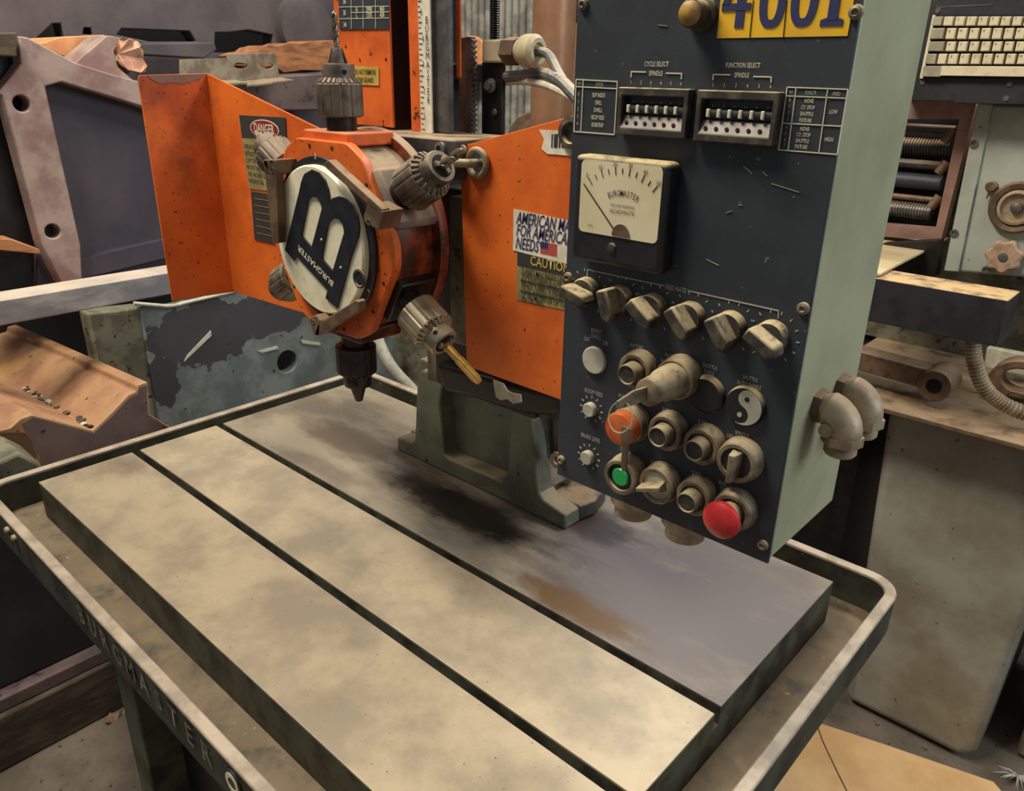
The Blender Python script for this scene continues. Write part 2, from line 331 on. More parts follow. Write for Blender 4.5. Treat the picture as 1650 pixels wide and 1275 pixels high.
# ================================================================== DRILL COLUMN (base, slide, column, scale, rack)
D = thing('drill_column', 'grey-green drill column with cast foot, depth scale strip and toothed rack', 'drill press', (.49, .53, 0))
FY = .458
ft = YP(FY, [(640, 726.7), (640, 705), (662, 713), (668, 709), (672, 613), (674, 603), (680, 597), (700, 600), (712, 610), (824, 655), (857, 677), (868, 796), (874.7, 806.7), (910.7, 830.7), (910.7, 857)])
ft[0].z = 0; ft[-1].z = 0
hole = YP(FY, [(712, 620), (708, 651), (715, 733), (722, 739), (808, 776), (816, 772), (824, 668)])
MB().plate(ft, [hole], (0, .035, 0)).build('foot_frame', M['green'], D, bev=.003)
xa = ft[0].x; xb = ft[-1].x
MB().box(xa+.03, xb-.075, FY+.03, FY+.17, .002, .165).build('foot_core', M['green'], D, bev=.003)
MB().prism([V((xa, FY+.03, .001)), V((xb, FY+.03, .001)), V((xb+.006, FY+.06, .001)), V((xb-.004, FY+.10, .001)), V((xb-.03, FY+.135, .001)), V((xa, FY+.17, .001))], (0, 0, .026)).build('foot_base', M['darksteel'], D, bev=.004)
q1, q2 = ft[10], ft[11]
MB().prism([q1+V((0, .03, 0)), q2+V((0, .03, 0)), q2+V((.002, .12, 0)), q1+V((0, .12, 0))], (-.02, 0, 0)).build('foot_side', M['green_dirty'], D)
MB().box(.472, .66, .40, .55, .184, .46).build('slide_body', M['blackoil_shade'], D, bev=.004)
MB().box(.574, .606, .336, .40, .285, .463).build('slide_way', M['bedolive'], D, bev=.002)
blk = YP(.300, [(560, 207), (730, 226), (735, 292), (560, 285)])
zt = blk[1].z
MB().box(.46, blk[1].x, .300, .40, blk[2].z, zt).build('slide_block', M['darksteel'], D, bev=.002)
b = P(712, 240, y=.300); MB().lathe(b, -Y1, [(0, .0075), (.004, .0075), (.005, .004), (.002, .004)], 18).build('bolt', M['steel'], D)
TOP = .98
def column_strip(name, m, y, pxl, pxr, pyb, dep, bev=.0008):
    a = P(pxl, pyb, y=y); c = P(pxr, pyb, y=y)
    return MB().box(a.x, c.x, y, y+dep, a.z, TOP).build(name, M[m], D, bev=bev), a, c
MB().box(.38, .49, .385, .44, .45, TOP).build('column_body', M['blackoil_shade'], D)
dr, a, c = column_strip('door', 'orange_worn', .345, 549, 634, 199, .003, .001)
DX0, DX1 = a.x, c.x
column_strip('scale_backing', 'orange_worn', .352, 663, 680, 214, .003)
rl, a, c = column_strip('scale_strip', 'white', .350, 678, 697, 214, .002)
for i in range(-2, 26):
    y_ = 208-i*8.6; p = P(673+.030*y_, y_, y=.3497); q = P(676+.030*y_+(2.5 if i % 2 == 0 else 0), y_, y=.3497)
    if p.z < TOP: MB().box(p.x, q.x, .3494, .3500, p.z-.0003, p.z+.0003).build('scale_mark', M['ink'], rl, smooth=False)
for i, ch in enumerate('BURGMASTER'):
    text(ch, .0080, P(687.5+.35*i, 33+14.4*i, y=.3496), X1, Z1, M['ink'], rl, wid=.75, bold=.0)
for ch, px, py in (('5', 679, 20), ('4', 681, 63), ('3', 682, 104), ('2', 683, 146), ('1', 684, 186)):
    text(ch, .0068, P(px, py, y=.3496), X1, Z1, M['ink'], rl, wid=.7, bold=0)
column_strip('grey_way', 'steel', .357, 699, 724, 213, .008)
column_strip('edge_strip', 'orange_worn', .372, 735, 742, 125, .002)
# rack: brown face + toothed grey face
a = P(740, 213, y=.40); c = P(757, 213, y=.40); ra = P(757, 60, y=.40).z
rk = MB(); rk.box(a.x, c.x, .400, .403, a.z-.05, ra).build('rack_back', M['steelbar'], D, bev=.001)
g0 = P(757, 213, y=.399); g1 = P(769, 213, y=.399)
prof = [V((g0.x, .392, a.z-.05))]; z = a.z-.05
prof.append(V((g1.x-.003, .392, z)))
while z < ra-.006:
    prof += [V((g1.x-.003, .392, z+.001)), V((g1.x, .392, z+.002)), V((g1.x, .392, z+.0037)), V((g1.x-.003, .392, z+.0047))]; z += .0057
prof += [V((g1.x-.003, .392, ra)), V((g0.x, .392, ra))]
rack = MB().prism(prof, (0, .007, 0)).build('toothed_rack', M['steel'], D, ang=20)
for px, py in ((762, 97), (762, 116)):
    p = P(px, py, y=.3915); MB().lathe(p, -Y1, [(0, .0045), (.001, .0045), (.0012, .003), (-.001, .0025)], 16).build('rack_screw', M['steel'], rack)
# limit valve with cable gland
vx0, vx1 = P(776, 100, y=.41).x, P(813, 100, y=.41).x; vz = P(776, 100, y=.41).z
MB().box(vx0, vx1-.004, .410, .417, P(780, 213, y=.41).z-.03, vz).build('valve_body', M['blackoil_shade'], D, bev=.001)
p = P(792, 138, y=.409); MB().lathe(p, -Y1, [(0, .008), (.003, .008), (.004, .005), (.008, .005)], 18).build('valve_screw', M['steel'], D)
p = P(797, 181, y=.409); MB().lathe(p, -Y1, [(0, .004), (.002, .003)], 10).build('valve_pin', M['steel'], D)
cb0 = P(776, 64, y=.405); cb1 = P(811, 101, y=.405)
MB().box(cb0.x, cb1.x, .405, .415, cb1.z, cb0.z).build('junction_block', M['cream'], D, bev=.0025)
g = V((cb1.x, .413, (cb0.z+cb1.z)/2))
def hexm(k, th): return 1/math.cos(((th+pi/6) % (pi/3))-pi/6)*.93
MB().lathe(g-X1*.002, X1, [(0, .0145), (.020, .0145)], 6*4, hexm).build('gland_nut', M['steelbar'], D)
MB().lathe(g+X1*.018, X1, [(0, .013), (.008, .013)], 24).build('gland_collar', M['cream'], D)
MB().lathe(g+X1*.025, X1, [(0, .0165), (.003, .0175), (.016, .0175), (.021, .0135), (.021, .009), (.016, .008)], 32, capped=True).build('gland_cap', M['cream'], D)
gp = g+X1*.040
tb = curve([gp, gp+V((.02, 0, -.004)), P(900, 118, y=.40), P(918, 146, y=.37), P(935, 162, y=.35)], 6)
MB().tube(tb, .0052, 10).build('cable', M['cable'], D)
tb = curve([V((vx1-.008, .417, P(806, 124, y=.417).z)), P(835, 122, y=.417), P(870, 118, y=.42), P(900, 128, y=.39), P(922, 148, y=.36), P(935, 162, y=.345)], 6)
MB().tube(tb, .0062, 10).build('cable', M['cable'], D)
tb = curve([V((vx1-.008, .420, P(806, 132, y=.42).z)), P(840, 131, y=.42), P(875, 136, y=.41), P(905, 148, y=.38), P(935, 166, y=.35)], 6)
MB().tube(tb, .0042, 10).build('cable', M['chalk'], D)
# feed screw
sc = P(797, 60, y=.45)
pr = []
z = sc.z-.04
while z < TOP: pr += [(z, .0052), (z+.0013, .0063)]; z += .0026
MB().lathe((sc.x, .45, 0), Z1, pr, 16).build('feed_screw', M['blackoil_shade'], D, ang=20)
MB().box(.47, sc.x+.008, .424, .458, sc.z-.05, sc.z-.03).build('screw_bracket', M['darksteel'], D, bev=.002)
# door plates
dp = MB().prism(YP(.3445, [(545, -60), (627, -60), (627.5, 47), (547, 47.5)]), (0, -.0006, 0)).build('chart_plate', M['panel'], dr)
YY = .3437
def line(parent, y, a, b, wd, m='print', dep=.0003):
    A = P(*a, y=y); B = P(*b, y=y); d = (B-A); n = d.normalized(); mid = (A+B)/2
    return MB().obox(mid, n, Y1.cross(n), Y1, d.length/2, wd/2, dep).build('surface_line', M[m], parent, smooth=False)
for yy in (12, 31, 21): line(dr, YY, (546.5 if yy != 21 else 566, yy-.6), (627, yy-2), .0006)
for xx in (565.5, 584.5, 604.5): line(dr, YY, (xx, -40), (xx+.8, 46), .0006)
for s_, px, py in (('34', 555, 3), ('35', 555.5, 21), ('34', 556, 40), ('H', 575, 16), ('L', 575, 25.5), ('2900', 595, 15.5), ('1375', 595, 25), ('860', 616, 14.5), ('430', 616, 24)):
    text(s_, .0052, P(px, py, y=YY), X1, Z1, M['print'], dr, wid=.75)
MB().prism(YP(.3445, [(564, 106), (610.5, 108), (611, 138), (563, 136)]), (0, -.0006, 0)).build('warning_label', M['brasslab'], dr)
text('DO NOT REMOVE', .0058, P(588, 116.5, y=YY), X1, Z1, M['ink'], dr, wid=.62)
text('THIS GUARD', .0058, P(589, 129, y=YY), X1, Z1, M['ink'], dr, wid=.66)
# grime hoses and torn paper below the right guard
tb = curve([P(885, 640, y=.40), P(892, 665, y=.40), P(893, 700, y=.44), P(897, 740, y=.46)], 6); MB().tube(tb, .008, 10).build('hose', M['blackoil_shade'], D)
tb = curve([P(862, 645, y=.40), P(876, 668, y=.42), P(884, 690, y=.45), P(890, 735, y=.47)], 6); MB().tube(tb, .007, 10).build('hose', M['cable'], D)
p = P(898, 742, y=.44); MB().tube([p+V((.009*math.cos(t*pi/6), 0, .009*math.sin(t*pi/6))) for t in range(12)], .0035, 8, closed=True).build('eye_ring', M['galv'], D)
MB().prism(YP(.349, [(795, 612), (800, 640), (808, 645), (818, 643), (828, 651), (841, 648), (840, 636), (826, 633), (818, 629), (812, 618)]), (0, -.001, 0)).build('torn_tape', M['chalk'], D)
MB().prism(YP(.385, [(700, 585), (900, 640), (902, 668), (880, 672), (845, 668), (800, 655), (752, 640), (716, 632)]), (0, .06, 0)).build('slide_foot', M['blackoil_shade'], D, bev=.006)
MB().prism(YP(.430, [(688, 560), (700, 560), (712, 600), (712, 620), (688, 612)]), (0, .02, 0)).build('stop_lug', M['green_dirty'], D, bev=.002)

# ================================================================== TURRET
TX, TZ, SY = .505, .4185, .242
t_loc = (TX, .25, TZ-.12)
TU = thing('drill_turret', 'six-spindle orange drill turret with a round black and cream emblem face', 'drill turret', t_loc)
def TC(y): return V((TX, y, TZ))
def ringpts(y, flat, rmax, n=120):
    out = []
    for i in range(n):
        th = 2*pi*i/n; d = ((th+pi/6) % (pi/3))-pi/6
        r = min(rmax, flat/math.cos(d)); out.append(V((TX+r*math.sin(th), y, TZ+r*math.cos(th))))
    return out
MB().lathe(TC(0), Y1, [(.220, .104), (.224, .1065), (.276, .1065), (.282, .104)], 64).build('turret_body', M['orange_oily'], TU)
MB().prism(ringpts(.2125, .1075, .1165), (0, .0105, 0)).build('face_ring', M['orange'], TU, bev=.0015, ang=20)
MB().lathe(TC(0), Y1, [(.2775, .1175), (.280, .119), (.288, .119), (.290, .1175)], 64).build('back_flange', M['orange_oily'], TU)
MB().lathe(TC(0), Y1, [(.285, .085), (.318, .085)], 40).build('turret_hub', M['blackoil_shade'], TU)
dirs = [V((math.sin(k*pi/3), 0, math.cos(k*pi/3))) for k in range(6)]
for k, d in enumerate(dirs):
    tg = Y1.cross(d)
    MB().obox(TC(.2500)+d*.1095, tg, Y1, d, (.041, .034, .026, .041, .041, .041)[k], .031 if k != 2 else .026, .0070 if k not in (1, 2) else .006).build('spindle_pad', M['orange_worn' if k in (0, 4, 5) else ('dustypad' if k == 1 else 'blackoil_shade' if k == 2 else 'orange_oily')], TU, bev=.002 if k != 1 else .006)
for k in range(12):
    th = (k+.5)*pi/6 + (.06 if k % 2 else -.06); p = TC(.2124)+V((math.sin(th), 0, math.cos(th)))*.1025
    MB().lathe(p, -Y1, [(0, .0022), (.0003, .0022)], 12).build('ring_hole', M['void'], TU, smooth=False)
def flute(k, th): return 1-.035*(max(0, math.cos(th*14))**12)
def teeth(k, th): return 1.0 if (th*22/(2*pi)) % 1 < .5 else .87
chm = ['chuck', 'chuck', 'chuck_clean', 'chuck_dark', 'chuck', 'chuck']
for k, d in enumerate(dirs):
    o = TC(SY); m = M[chm[k]]
    ch = MB().lathe(o, d, [(.1305, .022), (.132, .0245), (.1635, .0245), (.1645, .0235)], 112, flute).build('drill_chuck', m, TU)
    MB().lathe(o, d, [(.112, .0165), (.131, .0165)], 32).build('spindle_neck', M['chuck_dark'], ch)
    MB().lathe(o, d, [(.1640, .0240), (.1655, .0240), (.1695, .0195), (.1700, .0185)], 132, teeth).build('chuck_gear', m, ch, ang=20)
    MB().lathe(o, d, [(.168, .0172), (.182, .0172), (.184, .0160), (.184, .0100)], 40).build('chuck_nose', m, ch)
    sd = d.cross(Y1).normalized()
    if k in (0, 3, 4, 5):
        MB().lathe(o, d, [(.183, .0102), (.185, .0100), (.1985, .0060), (.1988, .0030)] if k != 3 else [(.183, .0105), (.185, .0102), (.2050, .0045), (.2055, .0012)], 48, lambda q, th: .55 if (th*3/(2*pi)+.3) % 1 < .13 else 1).build('chuck_jaws', m, ch, ang=25)
    else:
        MB().lathe(o, d, [(.1838, .0118), (.1843, .0118)], 28).build('nose_opening', M['void'], ch, smooth=False)
        for j in range(3):
            an = 2*pi*j/3+.9; rd = Y1*math.cos(an)+sd*math.sin(an)
            MB().obox(o+d*.1855+rd*.0066, rd, d.cross(rd), d, .0032, .0028, .0028).build('chuck_jaw', m, ch, bev=.0006)
    for j in range(3):
        an = 2*pi*j/3+(2.35 if d.x >= -.1 else .8); rd = Y1*math.cos(an)+sd*math.sin(an)
        MB().lathe(o+d*.1755+rd*.0168, rd, [(0, .0026), (.0006, .0026)], 12).build('key_hole', M['void'], ch, smooth=False)
# emblem disc
MB().lathe(TC(0), -Y1, [(-.2135, .090), (-.2085, .0915), (-.2065, .0905)], 80).build('disc_rim', M['disc_black'], TU)
wd = MB().lathe(TC(0), -Y1, [(-.208, .0825), (-.2010, .0825), (-.1988, .0805)], 80).build('emblem_disc', M['disc_white'], TU)
EY = .1987
def z1(l): return [(420+a/5.1, 190+b/5.1) for a, b in l]
def z2(l): return [(420+a/5.1, 400+b/5.1) for a, b in l]
outl = z1([(212,1082),(330,600),(345,525),(372,460),(430,425),(488,448),(538,510),(566,590),(578,690),(605,658),(655,643),(712,664),(768,718),(806,800),(822,890),(815,970)])+z2([(752,70),(640,492),(545,408),(562,342),(308,66)])+z1([(285,1172)])
c1 = z1([(345,965),(398,690),(415,660),(440,646),(475,655),(503,695),(515,745),(430,1062)])
c2 = z1([(510,1152),(562,880),(585,842),(618,824),(655,832),(688,875),(698,940),(603,1258)])
MB().plate(YP(EY, outl), [YP(EY, c1), YP(EY, c2)], (0, -.0022, 0)).build('emblem_letter', M['disc_black'], wd, ang=20)
A = P(549, 470, y=EY-.0023); B = P(470, 386, y=EY-.0023); u = (B-A).normalized(); vv = V((-u.z, 0, u.x))
text('BURGMASTER', .0072, (A+B)/2+vv*.0006, u, vv, M['disc_white'], wd, wid=1.12, bold=.01)
for s_, px, py in (('3', 508, 252), ('4', 594, 468), ('5', 461.5, 431), ('2', 528, 503)):
    p = P(px, py, y=.2063); r = (p-TC(.2063)); r.y = 0; r.normalize()
    text(s_, .006, p, V((r.z, 0, -r.x)), r, M['disc_white'], wd, wid=.8)
hp = P(580, 449, y=.1987)
MB().lathe(hp, -Y1, [(0, .0105), (.0015, .0105), (.0022, .0085), (.0005, .007)], 28).build('disc_socket', M['darksteel'], wd)
MB().lathe(hp, -Y1, [(0, .0068), (.0012, .0068)], 20).build('socket_hole', M['void'], wd, smooth=False)
for px, py in ((518, 386), (549, 431)):
    MB().lathe(P(px, py, y=.1965), -Y1, [(0, .0014), (.0008, .001)], 10).build('emblem_pin', M['disc_white'], wd)
# trip dogs around the disc
BY = .186
def dog(pts, foot, screw):
    a = MB().prism(YP(BY, pts), (0, .010, 0)).build('trip_dog', M['steelbar'], TU, bev=.001)
    MB().prism(YP(BY, foot), (0, .0265, 0)).build('dog_foot', M['steelbar'], a, bev=.001)
    MB().lathe(P(*screw, y=BY), -Y1, [(0, .0034), (.0006, .0034), (.0007, .0020), (-.001, .0018)], 14).build('dog_screw', M['steel'], a)
dog(z1([(515,395),(530,362),(556,345),(1000,755),(965,790)]), z1([(880,700),(1008,770),(968,925),(850,860),(845,800)]), (594, 358))
dog(z1([(22,345),(120,345),(150,1030),(95,1035)]), z1([(22,345),(125,345),(130,470),(38,475)]), (439, 274))
dog(z2([(470,625),(780,425),(805,440),(810,515),(480,720),(440,715)]), z2([(390,578),(455,548),(490,600),(480,720),(435,718)]), (504, 519))

# drill bits in the chucks
def bit(k, L, r, turns, m, label, cat='drill bit', lean=(0, 0, 0)):
    d = (dirs[k]+V(lean)).normalized(); o = TC(SY)+dirs[k]*.1850
    tag(MB().twist(o, d, L, r, turns).build('drill_bit', M[m], ang=50), label, cat, 'cutting tools held in the turret chucks')
bit(0, .050, .0033, 2.2, 'bit', 'long steel twist drill standing upright in the top chuck of the turret', lean=(-.02, 0, 0))
bit(1, .038, .0046, 1.1, 'bit', 'dusty twist drill pointing right from the upper right chuck over the orange guard')
d = dirs[2]; o = TC(SY)+d*.186
tap = thing('machine_tap', 'gold coloured tap pointing down right from the bright lower right chuck', 'tap', tuple(o), 'cutting tools held in the turret chucks')
MB().lathe(o, d, [(0, .0046), (.022, .0046), (.024, .0042)], 20).build('shank', M['brass'], tap)
MB().lathe(o, d, [(.023, .0052), (.052, .0050), (.058, .0036)], 32, lambda k, th: .72 if (th*4/(2*pi)) % 1 < .3 else 1).build('fluted_end', M['brass'], tap)
bit(5, .020, .0052, .2, 'chuck', 'blunt dusty tool stub in the upper left chuck over the danger label')
bit(4, .016, .004, .8, 'bit', 'short drill tip peeking out of the lower left chuck behind the disc')

# ================================================================== GUARDS
GY = .32
LG = thing('sheet_metal_guard', 'bent orange sheet metal guard with danger label left of the turret', 'machine guard', (.2, GY, .25))
MB().plate(YP(GY, [(333, 118.6), (510, 205), (556, 228), (575, 530), (548, 522), (374, 470)]), [], (0, .003, 0)).build('back_panel', M['orange'], LG, bev=.0006)
xf = .0722
MB().prism([V((xf, .3215, .5885)), V((xf, .2205, .5850)), V((xf, .2175, .580)), V((xf, .2180, .2600)), V((xf, .3215, .2560))], (-.003, 0, 0)).build('side_wing', M['orange'], LG, bev=.0006)
MB().prism(XP(xf+.0003, [(236, 121), (331, 120), (322, 127), (306, 131), (296, 135), (272, 133), (258, 135), (244, 128)]), (.0003, 0, 0)).build('bare_metal_patch', M['flange'], LG, smooth=False)
SYY = GY-.0004
la = MB().prism(YP(SYY, [(385, 185), (460, 189), (466, 312), (402, 304)]), (0, -.0006, 0)).build('danger_label', M['olive'], LG)
MB().prism(YP(SYY-.0006, [(385.5, 185.5), (460, 189.5), (461.5, 224), (390, 222)]), (0, -.0003, 0)).build('label_header', M['ink'], la)
pc = P(426, 208, y=SYY-.001)
MB().prism(circ(pc, X1, Z1, .037, 32, .0125), (0, -.0003, 0)).build('label_oval_border', M['print'], la)
MB().prism(circ(pc-Y1*.0003, X1, Z1, .035, 32, .0112), (0, -.0003, 0)).build('label_oval', M['dkred'], la)
text('DANGER', .0125, pc-Y1*.0007, X1, Z1, M['print'], la, wid=.72)
for i, s_ in enumerate(('OPERATOR MUST HAVE', 'INSTRUCTIONS AND', 'COPY SUPPLIED TO', 'PREVENT INJURY. KEEP', 'THIS MACHINE GUARDED', 'WITHOUT FAIL')):
    text(s_, .0068, P(393+1.6*i, 236+11*i, y=SYY-.0007), X1, Z1, M['ink'], la, wid=.62, bold=0, align='LEFT')
dk = MB().prism(YP(SYY, [(405, 308), (452, 316), (455, 396), (411, 386)]), (0, -.001, 0)).build('data_plate', M['ink'], LG)
for i in range(6): line(dk, SYY-.0012, (409+1.0*i, 320+11*i), (450, 326+11.6*i), .0007, 'olive')
RG = thing('sheet_metal_guard', 'flat orange sheet metal guard with caution and flag stickers right of the turret', 'machine guard', (.7, GY, .25))
rp = YP(GY, [(741, 236), (922, 187), (905, 645), (752, 590)])
rx = .80
def ext(a, b): t_ = (rx-a.x)/(b.x-a.x); return a+(b-a)*t_
gp_ = MB().plate([rp[0], ext(rp[0], rp[1]), ext(rp[3], rp[2]), rp[3]], [circ(P(769, 264, y=GY), X1, Z1, .0125, 20)], (0, .003, 0)).build('back_panel', M['orange'], RG, bev=.0006)
MB().box(rx-.003, rx, GY, .36, rp[3].z, ext(rp[0], rp[1]).z).build('return_flange', M['orange'], RG)
gc = P(769, 263, y=GY-.004)
MB().tube([gc+V((.0135*math.cos(2*pi*i/24), 0, .0135*math.sin(2*pi*i/24))) for i in range(24)], .0036, 10, closed=True).build('rubber_grommet', M['bezel'], RG)
MB().tube(curve([gc+V((0, .02, 0)), gc+V((-.002, -.006, 0)), gc+V((-.012, -.020, .0005)), gc+V((-.028, -.028, .001))], 6), .0046, 12).build('coolant_tube', M['bezel'], RG)
gc2 = P(922, 214, y=GY-.002)
MB().lathe(gc2, -Y1, [(-.002, .015), (.003, .015), (.004, .010), (-.001, .009)], 28).build('rubber_grommet', M['knob'], RG)
st = MB().prism(YP(SYY, [(869, 209), (960, 213), (958, 254), (882, 248), (873, 240), (877, 224)]), (0, -.0005, 0)).build('barcode_sticker', M['white'], RG)
random.seed(3); xx = 889
while xx < 952:
    wv = random.choice((1, 1.5, 2.5)); a = P(xx, 216, y=SYY-.0006); c = P(xx+wv, 238, y=SYY-.0006)
    MB().box(a.x, c.x, SYY-.0009, SYY-.0005, c.z, a.z).build('barcode_bar', M['ink'], st, smooth=False); xx += wv+random.choice((1.2, 2, 3))
st = MB().prism(YP(SYY, [(828, 337), (975, 368), (970, 440), (827, 403)]), (0, -.0006, 0)).build('flag_sticker', M['white'], RG)
for s_, px, py in (('AMERICAN MADE', 832, 351), ('FOR AMERICAN', 831.5, 371), ('NEEDS', 830.5, 391.5)):
    a = P(px, py, y=SYY-.0008); text(s_, .0125, a, X1, Z1, M['navy'], st, wid=.60, bold=.012, shear=.3, align='LEFT')
fa = P(871, 389, y=SYY-.0008); fb = P(897, 413, y=SYY-.0008); fh = fa.z-fb.z
for i in range(7):
    z_ = fb.z+fh*i*2/13; MB().box(fa.x, fb.x, SYY-.0011, SYY-.0006, z_, z_+fh/13).build('flag_stripe', M['red'], st, smooth=False)
MB().box(fa.x, fa.x+(fb.x-fa.x)*.45, SYY-.0014, SYY-.0006, fb.z+fh*6/13, fa.z).build('flag_canton', M['navy'], st, smooth=False)
st = MB().prism(YP(SYY, [(833, 404), (970, 438), (968, 512), (833, 483)]), (0, -.0003, 0)).build('caution_label', M['olive'], RG)
MB().prism(YP(SYY-.0003, [(834, 406), (969, 440), (968.5, 459), (834, 428)]), (0, -.0003, 0)).build('label_header', M['ink'], st)
text('CAUTION', .0098, P(886, 427, y=SYY-.0008), X1, Z1, M['brasslab'], st, wid=.85)
for i, s_ in enumerate(('TURRET MAY INDEX UNEXPECTEDLY', 'WHEN SPINDLE IS STARTED', 'DO NOT FEED SPINDLE DOWN', 'WHILE TURRET IS INDEXING', 'TOOL SHOULD NOT EXTEND OVER', '12" FROM CENTER OF TURRET', 'ON OB DRILL')):
    text(s_, .0056, P(840, 436+7.0*i+(2 if i > 1 else 0)+(2 if i > 3 else 0), y=SYY-.0006), X1, Z1, M['ink'], st, wid=.66, bold=.01, align='LEFT')
for a, b in (((838, 451), (965, 480)), ((837, 468), (965, 497))): line(st, SYY-.0006, a, b, .0006, 'ink')

# ================================================================== CONTROL CABINET
YB = .18
p0 = P(899, 764, y=YB); p1 = P(1237, 906.6, y=YB); p2 = P(1387.7, 0, y=YB); p3 = P(932, 0, y=YB)
BX0 = (p0.x+p3.x)/2; BX1 = (p1.x+p2.x)/2; BZ0 = (p0.z+p1.z)/2; BZ1 = .715; BD = YB+.122
K = thing('control_cabinet', 'pale green control cabinet with dark panel of knobs, switches and meter', 'control box', ((BX0+BX1)/2, YB+.06, BZ0))
MB().box(BX0, BX1, YB+.003, BD, BZ0, BZ1).build('shell', M['boxgreen'], K, bev=.003)
FP = MB().box(BX0-.0008, BX1+.0004, YB, YB+.003, BZ0-.001, BZ1).build('front_panel', M['panel'], K, bev=.0006)
MB().box((BX0+BX1)/2-.03, (BX0+BX1)/2+.03, YB+.04, YB+.10, BZ1-.01, 1.05).build('hanger_post', M['boxgreen'], K, bev=.002)
YT = YB-.0004
def mpp(px, py): return (P(px, py-5, y=YB)-P(px, py+5, y=YB)).z/10
def T_(s_, px, py, hpx, wid=.62, m='printdim', bold=.002, **k): text(s_, hpx*mpp(px, py), P(px, py, y=YT), X1, Z1, M[m], FP, wid=wid, bold=bold, **k)
def LN(a, b, wpx, m='printdim'): return line(FP, YT, a, b, wpx*mpp(*a), m, .00025)
# number sticker
sn = MB().prism([P(1155.4, 61.8, y=YB), P(1366, 58, y=YB), P(1366, 58, y=YB)+V((.001, 0, .052)), P(1155.4, 61.8, y=YB)+V((0, 0, .052))], (0, -.0006, 0)).build('number_sticker', M['yellow'], K)
SN = YB-.0007
def digit(px, py, parts):
    o = P(px, py, y=SN); b = MB()
    for n0, (kind, *a) in enumerate(parts):
        if kind == 'b': b.prism([o+V((x, 0, z)) for x, z in a[0]], (0, -.0004-.00015*n0, 0))
        else:
            w_, h_, t_ = a; n_ = 40
            def el(wx, hz): return [o+V((math.copysign(abs(math.cos(2*pi*i/n_))**.7, math.cos(2*pi*i/n_))*wx, 0, h_+math.copysign(abs(math.sin(2*pi*i/n_))**.8, math.sin(2*pi*i/n_))*hz)) for i in range(n_)]
            b.plate(el(w_, h_), [el(w_-t_, h_-t_*.9)], (0, -.0004, 0))
    b.build('digit', M['navy'], sn, smooth=False)
ser = [(-.0065, 0), (.0065, 0), (.0065, .0032), (.0035, .0042), (-.0035, .0042), (-.0065, .0032)]
digit(1190, 45, [('b', [(-.0028, 0), (.0030, 0), (.0030, .034), (-.0028, .034)]), ('b', [(-.0125, .0095), (.0065, .0095), (.0065, .0135), (-.0125, .0135)]), ('b', [(-.0125, .0130), (-.0080, .0130), (.0000, .034), (-.0035, .034)])])
digit(1240, 45, [('o', .0082, .017, .0048)]); digit(1291, 43, [('o', .0082, .017, .0048)])
digit(1339, 42, [('b', ser), ('b', [(-.0028, .003), (.0030, .003), (.0030, .034), (-.0028, .034)])])
for px in (1208, 1262): line(sn, YB-.0008, (px, 60), (px+6, 0), .0004, 'ink')
# lamp
lp = P(1133, 24, y=YB)
lm = MB().lathe(lp, -Y1, [(0, .0102), (.004, .0102), (.005, .0080), (.015, .0084), (.0155, .0078)], 28).build('indicator_lamp', M['knob'], K)
MB().lathe(lp-Y1*.015, -Y1, [(0, .0074), (.003, .0068), (.005, .0034)], 24).build('lamp_lens', M['amberlamp'], lm)
# cycle / function headings
T_('CYCLE SELECT', 1058, 103.5, 8, .66, 'print'); T_('SPINDLE', 1057, 118.5, 8, .66, 'print')
T_('FUNCTION SELECT', 1197, 105.5, 8, .66, 'print'); T_('SPINDLE', 1195.5, 121.5, 8, .66, 'print')
for x0, xm0, xm1, x1, y0, y1 in ((1017.5, 1041, 1073, 1098.5, 115.5, 118.5), (1149.5, 1177, 1214, 1243, 120, 124)):
    LN((x0, y0), (xm0, y0+.6), 2, 'print'); LN((xm1, y1-.6), (x1, y1), 2, 'print'); LN((x0, y0-1), (x0-.5, y0+9), 2, 'print'); LN((x1, y1-1), (x1-.5, y1+9), 2, 'print')
for i in range(6):
    T_(str(i+1), 1017+16.1*i, 132.5+.5*i, 6, .6, 'print'); T_(str(i+1), 1149+18.6*i, 137+.5*i, 6, .6, 'print')
# legend tables
def table(corners, vs, hs):
    for i in range(4): LN(corners[i], corners[(i+1) % 4], 1.8, 'print')
    for a, b in vs+hs: LN(a, b, 1.6, 'print')
table([(928.5, 128), (995, 131.5), (990, 217), (925, 212)], [((940, 128.6), (936, 213))], [((928, 139.6), (994, 143))])
T_('NO', 934, 134.5, 5, .6); T_('CYCLE', 966, 136.5, 5.5, .7)
for i, s_ in enumerate(('SKIP INDEX', 'DRILL', 'DWELL', 'RECIP FEED', 'BORE/TAP')):
    T_(s_, 965-.5*i, 153.7+12*i, 7, .55, 'print'); T_('01234'[i], 932.5-.5*i, 152+11.8*i, 6, .5, 'print')
table([(1268.5, 140.5), (1366.5, 144), (1349, 249), (1254.5, 241.5)], [((1283, 141), (1270, 242.6)), ((1334, 142.5), (1319.5, 246.5))], [((1266.5, 154.5), (1364, 158.5)), ((1261.5, 198.5), (1356, 203.5))])
T_('NO', 1275, 148.5, 5, .6); T_('FUNCT.', 1307, 150, 6, .7); T_('SPEED', 1348, 151.5, 6, .6)
for i, s_ in enumerate(('NONE', 'CY. STOP', 'SHUTTLE', 'FIXTURE')):
    T_(s_, 1304-2*i, 163+10.4*i, 6.5, .62, 'print'); T_(s_, 1297-2*i, 208+9.6*i, 6.5, .62, 'print')
    T_(str(i), 1273-1.2*i, 161+10.3*i, 6, .5, 'print'); T_(str(i+4), 1267.5-1.2*i, 205.5+9.6*i, 6, .5, 'print')
